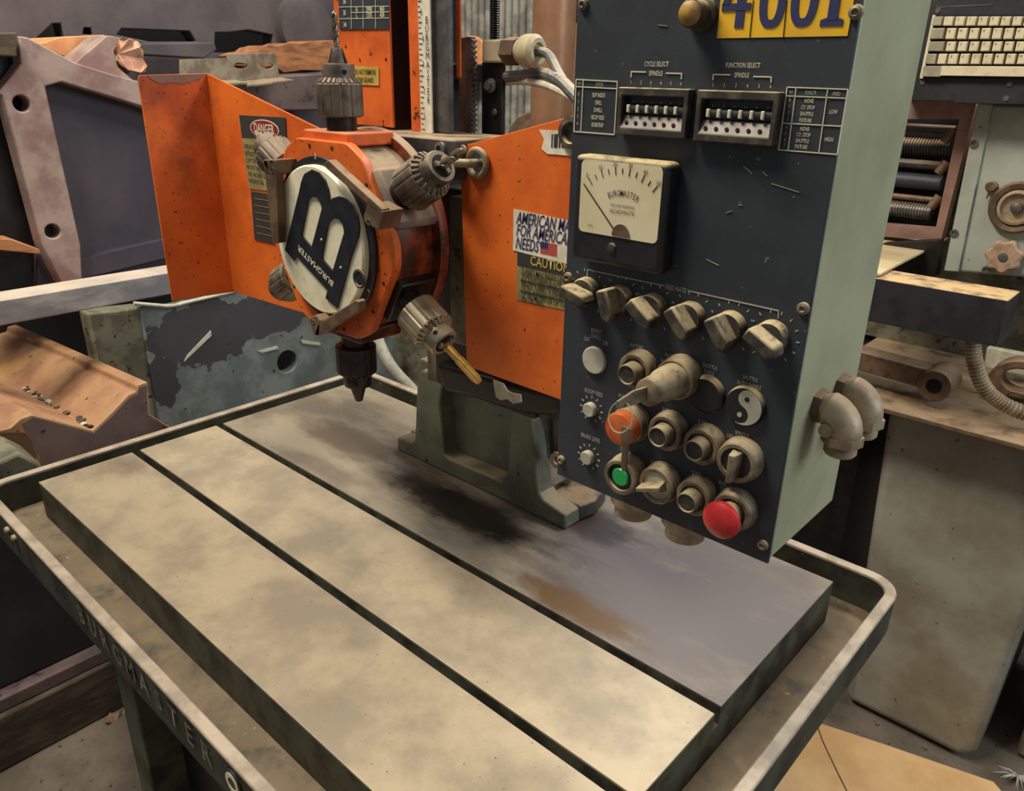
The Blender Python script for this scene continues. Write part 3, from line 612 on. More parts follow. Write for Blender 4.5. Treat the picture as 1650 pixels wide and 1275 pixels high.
T_('LOW', 1343, 180.5, 7, .62, 'print'); T_('HIGH', 1336, 225, 7, .62, 'print')
for a, b in (((1175, 251), (1177, 254)), ((1198, 268), (1212, 280)), ((1228, 276), (1236, 284)), ((1243, 296), (1288, 310)), ((1170, 343), (1180, 340)), ((1138, 418), (1158, 428)), ((1190, 330), (1196, 331)), ((1060, 40), (1075, 42))):
    LN(a, b, .8, 'printdim')  # pale scratches on the panel, drawn with the line helper
# thumbwheel switch banks
def bank(tl, tr, br, bl):
    q = YP(YB-.008, [tl, tr, br, bl]); x0 = (q[0].x+q[3].x)/2; x1 = (q[1].x+q[2].x)/2; z1_ = (q[0].z+q[1].z)/2; z0 = (q[2].z+q[3].z)/2
    h = z1_-z0; tk = .0035; yf = YB-.008
    fr = MB().plate([V((x0, yf, z0)), V((x1, yf, z0)), V((x1, yf, z1_)), V((x0, yf, z1_))], [[V((x0+tk, yf, z0+.16*h)), V((x1-tk, yf, z0+.16*h)), V((x1-tk, yf, z1_-.17*h)), V((x0+tk, yf, z1_-.17*h))]], (0, .008, 0)).build('thumbwheel_switch', M['knob'], K, bev=.0007)
    MB().box(x0+tk, x1-tk, YB-.0012, YB, z0+.1*h, z1_-.1*h).build('switch_back', M['black'], fr)
    za = z0+.16*h; zb = z0+.42*h
    MB().add([V((x0+tk, yf+.0002, za)), V((x1-tk, yf+.0002, za)), V((x1-tk, YB-.001, za)), V((x0+tk, YB-.001, za)), V((x0+tk, YB-.0035, zb)), V((x1-tk, YB-.0035, zb)), V((x1-tk, YB-.001, zb)), V((x0+tk, YB-.001, zb))],
             [(0,1,2,3), (0,1,5,4), (4,5,6,7), (2,3,7,6), (0,3,7,4), (1,2,6,5)]).build('sloped_strip', M['steel'], fr)
    n = 6; st_ = (x1-x0-2*tk)/(n+.45)
    for i in range(n):
        xc = x0+tk+st_*(i+.9); zc = z0+.55*h
        wl = MB().lathe((xc-st_*.38, YB-.002, zc), X1, [(0, .0036), (st_*.82, .0036)], 16).build('thumbwheel', M['panel'], fr)
        MB().obox((xc-st_*.30, YB-.0056, zc+.0003), X1, Z1, Y1, st_*.16, .0026, .0012).build('wheel_tab', M['print'], wl, bev=.0006)
        MB().lathe((xc-st_*.2, YB-.0014, z1_-.30*h), -Y1, [(0, .0006), (.0006, .0004)], 8).build('index_dot', M['chalk'], fr)
        MB().lathe((xc-st_*.35, YB-.0062, z0+.26*h), V((0, -1, .45)), [(-.001, .0013), (.0008, .0013)], 10).build('strip_hole', M['void'], fr)
bank((996, 139), (1110, 145), (1103, 226), (992, 215)); bank((1122, 144), (1256, 149), (1245, 238), (1118, 226))
# meter
MY = YB-.017
q = YP(MY, [(927, 249), (1076, 262), (1066, 444), (918, 419)]); mx0 = (q[0].x+q[3].x)/2; mx1 = (q[1].x+q[2].x)/2; mz1 = (q[0].z+q[1].z)/2; mz0 = (q[2].z+q[3].z)/2
ME = MB().box(mx0, mx1, MY, YB, mz0, mz1).build('panel_meter', M['black'], K, bev=.004, seg=3)
tag(ME, 'square black panel meter with cream dial')
dq = YP(MY-.0004, [(937, 258), (1072, 268), (1056, 391), (933, 374)]); dx0 = (dq[0].x+dq[3].x)/2; dx1 = (dq[1].x+dq[2].x)/2; dz1 = (dq[0].z+dq[1].z)/2; dz0 = (dq[2].z+dq[3].z)/2
MB().prism([v_+V((0, 0, 0)) for v_ in [V((p_.x, MY+.0002, p_.y)) for p_ in [V((a_.x, a_.y, 0)) for a_ in rrect(dx0, dx1, dz0, dz1, 0, .004)]]], (0, -.0008, 0)).build('dial', M['glass'], ME)
MB().prism(YP(MY, [(929, 250), (1090, 260), (1090, 263), (929, 252)]), (0, .016, 0)).build('dust_ledge', M['key'], ME) if False else None
DY = MY-.0008
def TD(s_, px, py, hpx, wid=.7): text(s_, hpx*mpp(px, py), P(px, py, y=DY), X1, Z1, M['ink'], ME, wid=wid, bold=0)
piv = P(996, 379, y=DY)
for i, ch in enumerate('BURGMASTER'):
    an = math.radians(24-48*i/9); r_ = (P(1003, 312, y=DY)-piv).length*1.0
    d_ = V((math.sin(-an), 0, math.cos(-an))); text(ch, .0042, piv+V((.002, 0, 0))+d_*r_, V((d_.z, 0, -d_.x)), d_, M['ink'], ME, wid=.62, bold=.005)
TD('FOR UNIT WORKING', 1003, 333, 4.5, .75); TD('INCHES/MINUTE', 1002, 342.5, 6, .75); TD('H-I-B', 951, 363, 4)
for i in range(11):
    an = math.radians(-38+7.6*i); d_ = V((math.sin(an), 0, math.cos(an))); r0 = .0440
    MB().obox(piv+d_*r0, d_, Y1.cross(d_), Y1, .0018 if i % 2 else .0028, .00025, .0002).build('dial_mark', M['ink'], ME, smooth=False)
    if i % 2 == 0: text(str(i*5), .0032, piv+d_*.0485, X1, Z1, M['ink'], ME, wid=.8, bold=0)
ne = P(941, 296, y=DY); d_ = (ne-piv).normalized()
MB().obox((ne+piv)/2-Y1*.0004, d_, Y1.cross(d_), Y1, (ne-piv).length/2, .0003, .0003).build('needle', M['ink'], ME, smooth=False)
hb = P(1000, 381, y=DY)
MB().prism([hb+V((.0075*math.cos(pi*i/14), 0, .0085*math.sin(pi*i/14))) for i in range(15)], (0, -.0008, 0)).build('needle_hub', M['steelbar'], ME)
MB().lathe(P(986, 400, y=MY), -Y1, [(0, .0038), (.0015, .0034), (.002, .002)], 16).build('zero_screw', M['darksteel'], ME)
# panel screws
for px, py in ((1295, 497), (1230, 878), (941, 7), (916, 447), (905, 741), (1380, 20)):
    MB().lathe(P(px, py, y=YB), -Y1, [(0, .0042), (.0022, .0038), (.003, .002), (.0016, .0014)], 14).build('panel_screw', M['bezel'], K)
# feed rate row
LN((947, 434.6), (1070, 460.5), 1.6); LN((1108, 468.5), (1254.7, 501), 1.6); LN((947, 434), (946.5, 446), 1.6); LN((1254.7, 501), (1254, 513), 1.6)
T_('FEED RATE', 1089, 465.5, 8, .7)
for i, (px, py, an) in enumerate(((947, 470, 15), (1000, 483, 70), (1053, 497, 40), (1114, 511, 50), (1178, 527, 55), (1245, 543, 30))):
    c = P(px, py, y=YB)
    for t in range(12):
        a_ = math.radians(-140+280*t/11); d_ = V((math.sin(a_), 0, math.cos(a_)))
        MB().obox(c+d_*.0172-Y1*.0002, d_, Y1.cross(d_), Y1, .0011, .00035, .0002).build('scale_tick', M['printdim'], FP, smooth=False)
    kn = MB().lathe(c, -Y1, [(0, .0118), (.006, .0115), (.008, .0105), (.0082, .002)], 28).build('feed_knob', M['knob'], K)
    a_ = math.radians(an); u_ = V((math.cos(a_), 0, -math.sin(a_))); w_ = Y1.cross(u_)
    MB().prism([c-Y1*.007+u_*s1*.0132*f_+w_*s2*g_ for s1, s2, f_, g_ in ((-1, -1, .85, .0048), (1, -1, .75, .0054), (1.12, 0, 1, 0), (1, 1, .75, .0054), (-1, 1, .85, .0048))], (0, -.0155, 0)).build('knob_grip', M['knob'], kn, bev=.0018)
# labels of the lower field
for s_, px, py in (('REPEAT', 961, 534), ('DWELL', 961, 543), ('OFF', 946, 547), ('ON', 976, 553), ('FIXTURE', 1026, 559), ('INDEX', 1026, 568), ('INDEXER', 1083, 575), ('AUTO ENABLE', 1083, 585), ('SHUTTLE', 1144, 591), ('TABLE', 1143, 601), ('SHUTTLE', 1209, 610), ('AUTO ENABLE', 1207, 620.5),
                    ('ROOM FEED', 957, 633), ('PULL', 1003, 639), ('ON', 1030, 656), ('SLIDE', 1074, 662), ('FAST', 1074, 671), ('SLIDE', 1132, 681), ('SPINDLE', 1130, 690), ('SPINDLE', 1196, 700), ('OFF', 1176, 703), ('ON', 1213, 715), ('BRAKE LEVEL', 952, 706), ('CYCLE', 1008, 726), ('HAND AUTO', 1066, 750), ('SLIDE', 1122, 764), ('DOWN', 1122, 773), ('PULL', 1165, 780), ('ON', 1165, 789), ('PUSH', 1200, 793), ('OFF', 1200, 802)):
    T_(s_, px, py, 7, .62)
def zp(px, py, h): return P(px, py, y=YB-h)
def rp_(px, r): return r*mpp(px, 700)
# white blank and two small dials
MB().lathe(P(959, 580, y=YB), -Y1, [(0, .0112), (.002, .0112), (.003, .0103)], 32).build('blank_plug', M['chalk'], K)
for px, py in ((953, 659), (949, 736)):
    c = P(px, py, y=YB)
    MB().lathe(c, -Y1, [(0, .0060), (.004, .0060), (.005, .0052)], 24).build('trim_dial', M['chalk'], K)
    for t in range(11):
        a_ = math.radians(-150+300*t/10); d_ = V((math.sin(a_), 0, math.cos(a_)))
        MB().obox(c+d_*.0105-Y1*.0002, d_, Y1.cross(d_), Y1, .0011, .0005, .0002).build('scale_tick', M['printdim'], FP, smooth=False)
def bezel(px, py, r=.0148, h=.010, name='push_button'):    # px,py: centre of its front rim
    c = zp(px, py, h); c = V((c.x, YB, c.z))
    return c, MB().lathe(c, -Y1, [(0, r*1.04), (h*.35, r*1.04), (h*.4, r), (h, r*.96), (h+.001, r*.88), (h+.001, r*.72), (h*.6, r*.70)], 36).build(name, M['bezel'], K)
for px, py in ((1022, 599), (1071, 698), (1129, 720), (1117, 803)):
    c, b = bezel(px, py)
    MB().lathe(c, -Y1, [(.004, .0085), (.020, .0080), (.0205, .0072), (.0190, .0065)], 24).build('plunger', M['bezel'], b)
    MB().lathe(c, -Y1, [(.0186, .0064), (.0194, .0064)], 20).build('plunger_face', M['knob'], b, smooth=False)
# green button
c, b = bezel(999, 769, .0158, .014); MB().lathe(c, -Y1, [(.004, .0108), (.0125, .0108)], 28).build('button_well', M['black'], b)
MB().lathe(c, -Y1, [(.008, .0078), (.0135, .0078), (.0148, .0068)], 28).build('button_cap', M['greenbtn'], b)
# orange illuminated button
c, b = bezel(1010, 686, .0150, .010); MB().lathe(c, -Y1, [(.006, .0128), (.019, .0136), (.021, .0125), (.022, .008)], 32).build('lens', M['amber'], b)
# blank plugs
c = P(1140, 634, y=YB); MB().lathe(c, -Y1, [(0, .0142), (.003, .0140), (.005, .0120)], 36).build('blank_plug', M['black'], K)
c = P(1203, 653, y=YB); yy_ = MB().lathe(c, -Y1, [(0, .0146), (.003, .0144), (.0045, .0135)], 40).build('blank_plug', M['black'], K)
tag(yy_, 'round plug with a black and white swirl sticker')
r = .0132; cy = c-Y1*.0046
hw = [cy+V((r*math.cos(a_), 0, r*math.sin(a_))) for a_ in [math.radians(70-180*i/24) for i in range(25)]]
ax_ = (hw[0]-cy); bx_ = V((ax_.z, 0, -ax_.x))
m1 = cy-ax_*.5; m2 = cy+ax_*.5
hw += [m1-ax_*.5*math.cos(pi*i/12)+bx_*.5*math.sin(pi*i/12) for i in range(1, 12)]
hw += [m2-ax_*.5*math.cos(pi*i/12)-bx_*.5*math.sin(pi*i/12) for i in range(1, 12)]
MB().plate(hw, [], (0, -.0004, 0)).build('swirl_sticker', M['chalk'], yy_, smooth=False)
MB().prism(circ(m2-bx_*.02-Y1*.0005, X1, Z1, .0018, 12), (0, -.0002, 0)).build('swirl_dot', M['black'], yy_, smooth=False)
MB().prism(circ(m1+bx_*.02-Y1*.0001, X1, Z1, .0018, 12), (0, -.0004, 0)).build('swirl_dot', M['chalk'], yy_, smooth=False)
# selector switches
for px, py, an in ((1186, 746, 92), (1057, 783, 160)):
    c, b = bezel(px, py, .0158, .011, 'selector_switch')
    MB().lathe(c, -Y1, [(.004, .0116), (.0105, .0116)], 28).build('switch_face', M['black' if an == 92 else 'chalk'], b)
    a_ = math.radians(an); u_ = V((math.cos(a_), 0, -math.sin(a_))); w_ = Y1.cross(u_)
    MB().add([c-Y1*t_+u_*s1*.0125+w_*s2*g_ for t_, gg in ((.008, .0045), (.021, .0022)) for s1, s2, g_ in ((-.75, -1, gg), (1, -1, gg*.7), (1, 1, gg*.7), (-.75, 1, gg))],
             [(0,3,2,1), (4,5,6,7), (0,1,5,4), (1,2,6,5), (2,3,7,6), (3,0,4,7)]).build('switch_lever', M['bezel'], b, bev=.0008)
# red mushroom
c, b = bezel(1178, 826, .0155, .010); MB().lathe(c, -Y1, [(.005, .0085), (.022, .0085)], 24).build('mushroom_stem', M['bezel'], b)
MB().lathe(c, -Y1, [(.0205, .0120), (.0225, .0140), (.026, .0138), (.029, .0105), (.0305, .004)], 36).build('mushroom_head', M['redbtn'], b)
# key switch and key
c, b = bezel(1086, 612, .0160, .012, 'key_switch'); MB().lathe(c, -Y1, [(.010, .0130), (.026, .0122), (.028, .0118), (.030, .0105), (.046, .0100), (.047, .0085)], 32).build('lock_barrel', M['bezel'], b)
kt = c-Y1*.047
KY = thing('key_ring', 'dusty keys on a wire ring hanging from the panel key switch', 'keys', tuple(kt-V((0, 0, .05))))
e1 = kt+V((-.006, -.010, -.003)); e2 = e1+V((-.006, -.010, -.004))
MB().prism([kt+V((0, .004, .005)), kt+V((0, .004, -.005)), e1+V((0, 0, -.005)), e2+V((0, 0, -.003)), e2+V((0, 0, .003)), e1+V((0, 0, .006))], (.0022, .0012, 0)).build('key', M['bezel'], KY, bev=.0006)
rc = e2+V((.003, .003, -.009))
MB().tube([rc+V((.0095*math.cos(2*pi*i/28), .003*math.sin(2*pi*i/28), .0105*math.sin(2*pi*i/28))) for i in range(28)], .0006, 6, closed=True).build('wire_ring', M['galv'], KY)
k2 = rc+V((.0045, 0, -.0092))
MB().prism([k2+V((-.003, 0, .003)), k2+V((.004, 0, .003)), k2+V((.0045, 0, -.006)), k2+V((.002, 0, -.010)), k2+V((.0028, 0, -.028)), k2+V((.0005, 0, -.031)), k2+V((-.0012, 0, -.028)), k2+V((-.0012, 0, -.010)), k2+V((-.0034, 0, -.006))], (.001, .0015, 0)).build('key', M['steelbar'], KY)
# conduit elbows on the side
def elbow(px, py):
    s0 = P(px, py, x=BX1)
    e = .0155; el = MB()
    path = [s0+V((-.002, 0, 0)), s0+V((.006, 0, 0))]+[s0+V((.006+e*math.sin(a_), 0, -e+e*math.cos(a_))) for a_ in [pi/2*i/8 for i in range(1, 9)]]+[s0+V((.006+e, 0, -.020))]
    o = el.tube(path, [.0090, .0100]+[.0125]*8+[.0118], 20).build('conduit_elbow', M['galv'], K)
    MB().lathe(s0, X1, [(-.002, .0115), (.0045, .0115), (.0055, .0105)], 24, hexm).build('elbow_locknut', M['steelbar'], o)
    MB().lathe(s0+V((.013, -.0105, -.012)), -Y1, [(0, .0048), (.0025, .0048), (.0027, .0036), (.0018, .003)], 20).build('cast_mark', M['galv'], o)
    e_ = path[-1]
    MB().lathe(e_, -Z1, [(-.004, .0132), (.003, .0132), (.0038, .0115)], 6*4, hexm).build('elbow_collar', M['galv'], o)
    pr = [(.003, .0095)]
    for i in range(5): pr += [(.0038+i*.0014, .0112), (.0045+i*.0014, .0103)]
    MB().lathe(e_, -Z1, pr+[(.0112, .010)], 24).build('elbow_thread', M['galv'], o, ang=20)
elbow(1316, 652); elbow(1352, 626)
# glands under the cabinet
for px, py in ((1012, 822), (1096, 858)):
    p = P(px, py, z=BZ0-.014); p.y = max(p.y, YB+.02)
    MB().lathe((p.x, p.y, BZ0), -Z1, [(0, .020), (.008, .020), (.010, .016), (.020, .016), (.021, .013)], 24).build('cable_gland', M['galv'], K)

# ================================================================== LEFT BACKGROUND
def jag(pts, n, amp, seed):
    random.seed(seed); out = []
    for i in range(len(pts)):
        a_, b_ = pts[i], pts[(i+1) % len(pts)]
        for k in range(n): out.append((a_[0]+(b_[0]-a_[0])*k/n+random.uniform(-amp, amp), a_[1]+(b_[1]-a_[1])*k/n+random.uniform(-amp, amp)))
    return out
# rusty V rail casting
x_ = -.22
prof = [(-25, 700), (15, 690), (33, 674), (52, 667), (95, 678), (150, 693), (178, 666), (206, 636), (219, 631), (221, 621), (238, 615), (242, 668), (278, 690), (250, 705), (120, 752), (60, 760), (62, 735), (50, 715), (38, 700)]
pe = XP(x_, prof); far = P(25, 524, x=-.95)-P(237, 617, x=x_)
RLc = thing('vee_rail', 'rusty iron casting with two vee shaped ways, lying left of the table', 'machine part', tuple(P(140, 690, x=x_)-V((0, 0, .15))))
rb_ = MB().plate(pe, [], far).build('rail_body', M['rust'], RLc, bev=.003)
MB().plate([p+V((.0012, 0, 0)) for p in XP(x_, [(36, 682), (52, 672), (95, 683), (150, 698), (181, 670), (208, 641), (222, 635), (225, 625), (236, 620), (238, 668), (272, 690), (250, 703), (120, 748), (66, 756), (66, 735), (52, 715)])], [], (-.003, 0, 0)).build('end_face', M['mauve'], RLc)
random.seed(5)
for i in range(30):
    t_ = random.random()*.5; p = P(150, 692, x=x_)+far*t_+V((0, random.uniform(-.008, .008), .004)); s_ = random.uniform(.002, .006)
    MB().lathe(p, V((random.random()-.5, random.random()-.5, 1)), [(-s_*.5, s_), (0, s_*1.3), (s_*.5, s_*.5)], 6).build('debris_chip', M['chalk' if i % 4 == 0 else 'wooddark'], RLc, smooth=False)
tag(MB().prism(XP(-.21, [(-60, 725), (-2, 700), (30, 716), (44, 735), (44, 752), (20, 768), (-60, 784)]), (.10, 0, 0)).build('pipe_bracket', M['bedolive'], bev=.006), 'dirty green-grey casting flange at the far left edge below the rusty rail', 'machine part')
# bed casting with peeling paint
bx = -.55
BD_ = thing('machine_bed', 'big casting with peeling blue-grey paint and a round hole behind the table', 'machine part', tuple(P(420, 700, x=bx)-V((0, 0, .45))))
lowz = -.74
def drop(p, z): return V((p.x, p.y, z))
lowz = -.50
top = XP(bx, [(225, 494), (275, 493), (380, 470), (430, 480), (560, 520), (640, 545)])
ol = top+[drop(top[-1], lowz), drop(top[0], lowz)]
hc = P(463, 583, x=bx); bo = ORG[BD_]
def byz(px, py, ry, rz, c): q_ = P(px, py, x=bx)-bo; return (q_.y, q_.z, ry, rz, c)
M['bed'] = mat('peeling_blue_grey_paint', (116, 124, 118), (92, 100, 95), 9, .4, .6, .5, speck=(50, 44, 40), ssc=30, st=.67, bump=.3, bsc=14, sax='yz', ssharp=(1.43, 1.39),
               tone_patches=(byz(325, 540, .19, .135, (62, 60, 62)), byz(440, 505, .24, .085, (66, 64, 68)), byz(262, 620, .06, .12, (56, 54, 56))))
MB().plate(ol, [circ(hc, Y1, Z1, .030, 28, .031)], (-.03, 0, 0)).build('bed_wall', M['bed'], BD_, bev=.003)
MB().box(bx-.30, bx-.28, top[0].y, top[-1].y, lowz, .05).build('bed_rear', M['void'], BD_)
q = XP(bx-.01, [(140, 505), (228, 495)])
MB().prism([q[0], q[1], drop(q[1], lowz), drop(q[0], lowz)], (-.05, 0, 0)).build('bed_post', M['bedolive'], BD_, bev=.006)
MB().tube(curve([p+V((.002, 0, .002)) for p in XP(bx, [(215, 490), (250, 493), (276, 494), (310, 486), (382, 469)])], 5), .0045, 8).build('bed_lip', M['chalk'], BD_)
for pts in ([(295, 582), (300, 572), (338, 532), (339, 540), (316, 562)], [(415, 565), (445, 557), (447, 561), (420, 568)], [(483, 547), (515, 552), (514, 556), (486, 553)]):
    MB().prism([p+V((.006, 0, 0)) for p in XP(bx, pts)], (-.003, 0, 0)).build('paint_flake', M['chalk'], BD_)
# aluminium bar
ba = thing('metal_bar', 'long pale milled metal bar running across the left background', 'bar', tuple(P(140, 500, x=-.42)))
A1, A2, A3 = P(-60, 487, x=-.40), P(-60, 537, x=-.40), P(345, 467, x=-.40)
A3 = V((-.40, A3.y, A2.z)); 
MB().box(-.47, -.40, A1.y, P(330, 450, x=-.40).y, A2.z, P(120, 464, x=-.40).z).build('bar_body', M['bar'], ba, bev=.003)
# angle plate
ax = -.62
AP = thing('angle_plate', 'mauve iron angle plate with a drilled flange and dark web behind the bar', 'machine part', tuple(P(120, 440, x=ax)))
MB().plate(XP(ax, [(-2, 150), (34, 102), (30, 58), (44, 60), (122, 101), (191, 123), (300, 150), (300, 200), (227, 171), (112, 136), (100, 132), (73, 139), (130, 395), (133, 460), (100, 460), (66, 392), (4, 155)]), [circ(P(35, 167, x=ax), Y1, Z1, .016, 20), circ(P(85, 373, x=ax), Y1, Z1, .0155, 20)], (-.05, 0, 0)).build('flange', M['flange'], AP, bev=.003)
MB().prism(XP(ax-.045, [(60, 130), (320, 150), (320, 470), (60, 470)]), (-.02, 0, 0)).build('web', M['web'], AP)
MB().prism(XP(ax-.02, [(128, 418), (330, 372), (330, 400), (128, 450)]), (-.03, 0, 0)).build('web_ledge', M['web'], AP)
MB().plate(XP(ax-.052, [(100, 104), (122, 100), (172, 57), (192, 60), (184, 82), (190, 108), (215, 130), (190, 128)]), [], (-.10, 0, 0)).build('gusset', M['flange'], AP, bev=.002)
tag(MB().prism(XP(ax-.158, [(62, 72), (95, 60), (170, 56), (122, 100)]), (-.25, 0, .0)).build('plywood_wedge', M['plywood'], bev=.002), 'orange plywood wedge on top of the mauve angle plate', 'wood')
random.seed(11)
bw = XP(ax-.17, jag([(186, 66), (200, 61), (224, 64), (226, 76), (238, 84), (239, 116), (212, 117), (193, 100), (192, 86)], 3, 2.2, 11))
tag(MB().prism([p+V((random.uniform(-.02, .0), 0, 0)) for p in bw], (-.16, .02, 0)).build('broken_wood', M['woodend'], smooth=False), 'splintered pale wood end behind the corner of the left guard', 'wood')
# dark block at the far left
db = thing('steel_block', 'dark rusty steel block at the far left edge beside the angle plate', 'machine part', tuple(P(0, 420, x=ax-.02)))
MB().prism(XP(ax+.02, [(-60, 55), (28, 52), (28, 92), (-60, 86)]), (-.2, 0, 0)).build('block_cap', M['wooddark'], db, bev=.003)
MB().prism(XP(ax-.07, [(-60, 90), (34, 90), (36, 110), (56, 440), (-60, 440)]), (-.14, 0, 0)).build('block_body', M['blackoil_shade'], db)
tag(MB().prism(XP(ax+.01, [(-60, 380), (20, 386), (64, 402), (66, 410), (-60, 398)]), (-.06, 0, 0)).build('wood_offcut', M['wood'], bev=.002), 'small tan wood offcut at the left edge under the dark block', 'wood')
# stock lying on the rear casting
sx = -.95
tag(MB().prism(XP(sx+.16, [(300, 132), (400, 126), (560, 116), (560, 178), (330, 178)]), (-.14, 0, 0)).build('machine_slide', M['mauve'], bev=.004), 'grey-pink machined slide behind the left guard and the top chuck', 'machine part')
def angle_iron(pts, label, slots):
    q = XP(sx+.2, pts); t = thing('angle_iron', label, 'angle iron', tuple(q[3]), 'angle iron offcuts on the rear casting')
    MB().plate(q, [circ(P(a, b, x=sx+.2), Y1, Z1, .020, 16, .007) for a, b in slots], (-.006, 0, 0)).build('upright_leg', M['angle'], t, bev=.001)
    lo = [q[2], q[3]] if len(q) == 4 else [q[-2], q[-1]]
    MB().prism([lo[0], lo[1], lo[1]+V((.05, .01, -.006)), lo[0]+V((.05, .01, -.006))], (0, 0, -.006)).build('flat_leg', M['angle'], t, bev=.001)
angle_iron([(290, 96), (367, 94), (376, 128), (290, 132)], 'plain angle iron offcut nearest the broken wood', [])
angle_iron([(365, 87), (443, 85), (451, 124), (375, 132)], 'slotted angle iron offcut beside the top chuck', [(388, 106), (430, 106)])
random.seed(4)
wp = XP(sx+.05, jag([(388, 92), (420, 78), (455, 72), (500, 68), (560, 66), (560, 112), (460, 116), (440, 108), (400, 112)], 4, 2.5, 4))
tag(MB().prism(wp, (-.12, 0, 0)).build('rotten_beam', M['wood'], smooth=False), 'rotten splintered wooden beam behind the top drill chuck', 'wood')
tag(MB().prism(XP(sx+.04, [(222, 70), (345, 68), (350, 80), (330, 94), (222, 88)]), (-.1, 0, 0)).build('steel_channel', M['castdark'], bev=.003), 'grey steel channel lying behind the pale splintered wood', 'machine part')
# rear casting with openings
cx_ = -1.05
RC = thing('rear_casting', 'dusky grey iron casting with cut-out openings along the top left', 'machine part', tuple(P(250, 430, x=cx_)))
MB().plate(XP(cx_, [(-60, -60), (640, -60), (640, 260), (-60, 260)]), [XP(cx_, l) for l in ([(60, 62), (85, 38), (98, 37), (104, 60)], [(133, 55), (136, 44), (146, 44), (150, 56)], [(188, 56), (196, 46), (306, 50), (317, 67), (240, 67)], [(346, 85), (347, 52), (370, 52), (400, 48), (440, 56), (440, 85)], [(470, 70), (478, 50), (505, 52), (520, 70)])], (-.06, 0, 0)).build('casting_wall', M['castdark'], RC, bev=.003)
MB().box(cx_-.30, cx_-.28, RC.location.y-1.2, RC.location.y+1.6, -.75, 1.2).build('casting_interior', M['void'], RC)
hub = P(487, 45, x=cx_); MB().lathe(hub, X1, [(-.01, .095), (.03, .09), (.035, .07), (.035, .03)], 40).build('casting_boss', M['castdark'], RC)
# base of the left machine, skid and timber on the floor
FZ = FL
fx = P(100, 1193, z=FZ).x
ym0, ym1 = P(-80, 1270, z=FZ).y, P(420, 1000, z=FZ).y+.6
zt_ = P(90, 1112, x=fx).z; 
tag(MB().box(fx-.14, fx, -.9, .6, FZ, zt_).build('timber_skid', M['wooddark'], bev=.006), 'dark squared timber on the floor under the left machine', 'timber')
zs = P(90, 1085, x=fx-.01).z
tag(MB().box(fx-.20, fx-.01, -.9, .6, zt_, zs).build('steel_skid', M['mauve'], bev=.004), 'rusty steel skid rail resting on the dark timber', 'machine part')
tag(MB().box(fx-.45, fx-.04, -.9, .16, zs, -.20).build('machine_plinth', mat('dark_navy_base', (38, 38, 44), (28, 27, 30), 8, rough=.6, dust=.4), bev=.006), 'dark navy machine base plinth at lower left behind the table apron', 'machine part')
# dry leaf
random.seed(2)
lf = P(182, 1160, x=fx+.012); bm_ = MB(); n = 14
ring = [lf+V((random.uniform(-.004, .018), .026*math.cos(2*pi*i/n)*random.uniform(.6, 1.2), .028*math.sin(2*pi*i/n)*random.uniform(.6, 1.2))) for i in range(n)]
bm_.add([lf+V((.016, 0, 0))]+ring, [(0, i+1, (i+1) % n+1) for i in range(n)])
lo_ = bm_.build('dry_leaf', M['leaf'], smooth=False); tag(lo_, 'crumpled tan dry leaf caught beside the timber and table leg', 'leaf')
sm = lo_.modifiers.new('thick', 'SOLIDIFY'); sm.thickness = .001
# white pipe behind the table and dark lump
tag(MB().tube(curve([P(585, 470, x=-.35), P(604, 535, x=-.33), P(630, 590, x=-.30), P(675, 640, x=-.27), P(712, 690, x=-.25), drop(P(716, 720, x=-.25), -.4), drop(P(716, 720, x=-.25), FL)], 6), .016, 14).build('bent_pipe', M['chalk']), 'bent pale pipe behind the table beside the dark chuck', 'pipe')
dc_ = YP(1.22, [(620, 480), (760, 470)])
tag(MB().box(dc_[0].x, dc_[1].x, 1.22, 1.42, FL, dc_[0].z).build('dark_casting', M['bedolive'], bev=.02), 'dark green-black casting in the gap behind the turret', 'machine part')

# ================================================================== MIDDLE BACKGROUND
pc_ = P(890, 120, y=1.25); rr_ = (P(927, 120, y=1.25)-P(854, 120, y=1.25)).length*.36
tag(MB().lathe((pc_.x, pc_.y, -.6), Z1, [(0, rr_), (2.0, rr_)], 40).build('round_column', M['pipe']), 'thick round brown metal column behind the control cabinet', 'column')
cu = thing('corrugated_bellows', 'grey ribbed bellows hanging behind the threaded feed screw', 'bellows', (P(800, 60, y=1.5).x, 1.5, .40))
c0 = P(742, 20, y=1.5); c1_ = P(862, 20, y=1.5); n = 11
for i in range(n):
    xx = c0.x+(c1_.x-c0.x)*(i+.5)/n; MB().lathe((xx, 1.5, .40), Z1, [(0, (c1_.x-c0.x)/n*.46), (.8, (c1_.x-c0.x)/n*.46)], 12).build('bellows_rib', M['corr'], cu)
MB().box(c0.x, c1_.x, 1.51, 1.53, .40, 1.2).build('bellows_back', M['corr'], cu)
bpn = thing('brown_panel', 'brown panel with a dark roller slot behind the bellows and round column', 'panel', (P(840, 190, y=1.62).x, 1.645, FL))
MB().box(P(735, 140, y=1.62).x, P(935, 140, y=1.62).x, 1.62, 1.67, FL, P(835, 40, y=1.62).z).build('panel_board', M['brownpanel'], bpn)
MB().prism(YP(1.615, [(818, 163), (852, 163), (852, 196), (818, 196)]), (0, .006, 0)).build('slot', M['void'], bpn)
a, c = P(818, 176, y=1.60), P(852, 176, y=1.60); MB().lathe(a, X1, [(0, .012), (c.x-a.x, .012)], 16).build('roller', M['steel'], bpn)
wc = P(860, 232, y=1.45)
tag(MB().lathe(wc, V((.2, -1, .1)), [(0, .085), (.012, .085)], 40).build('disc_wheel', M['steelbar'], bev=.002), 'brown disc edge peeking over the right orange guard', 'wheel')
wc = P(762, 96, y=1.45)
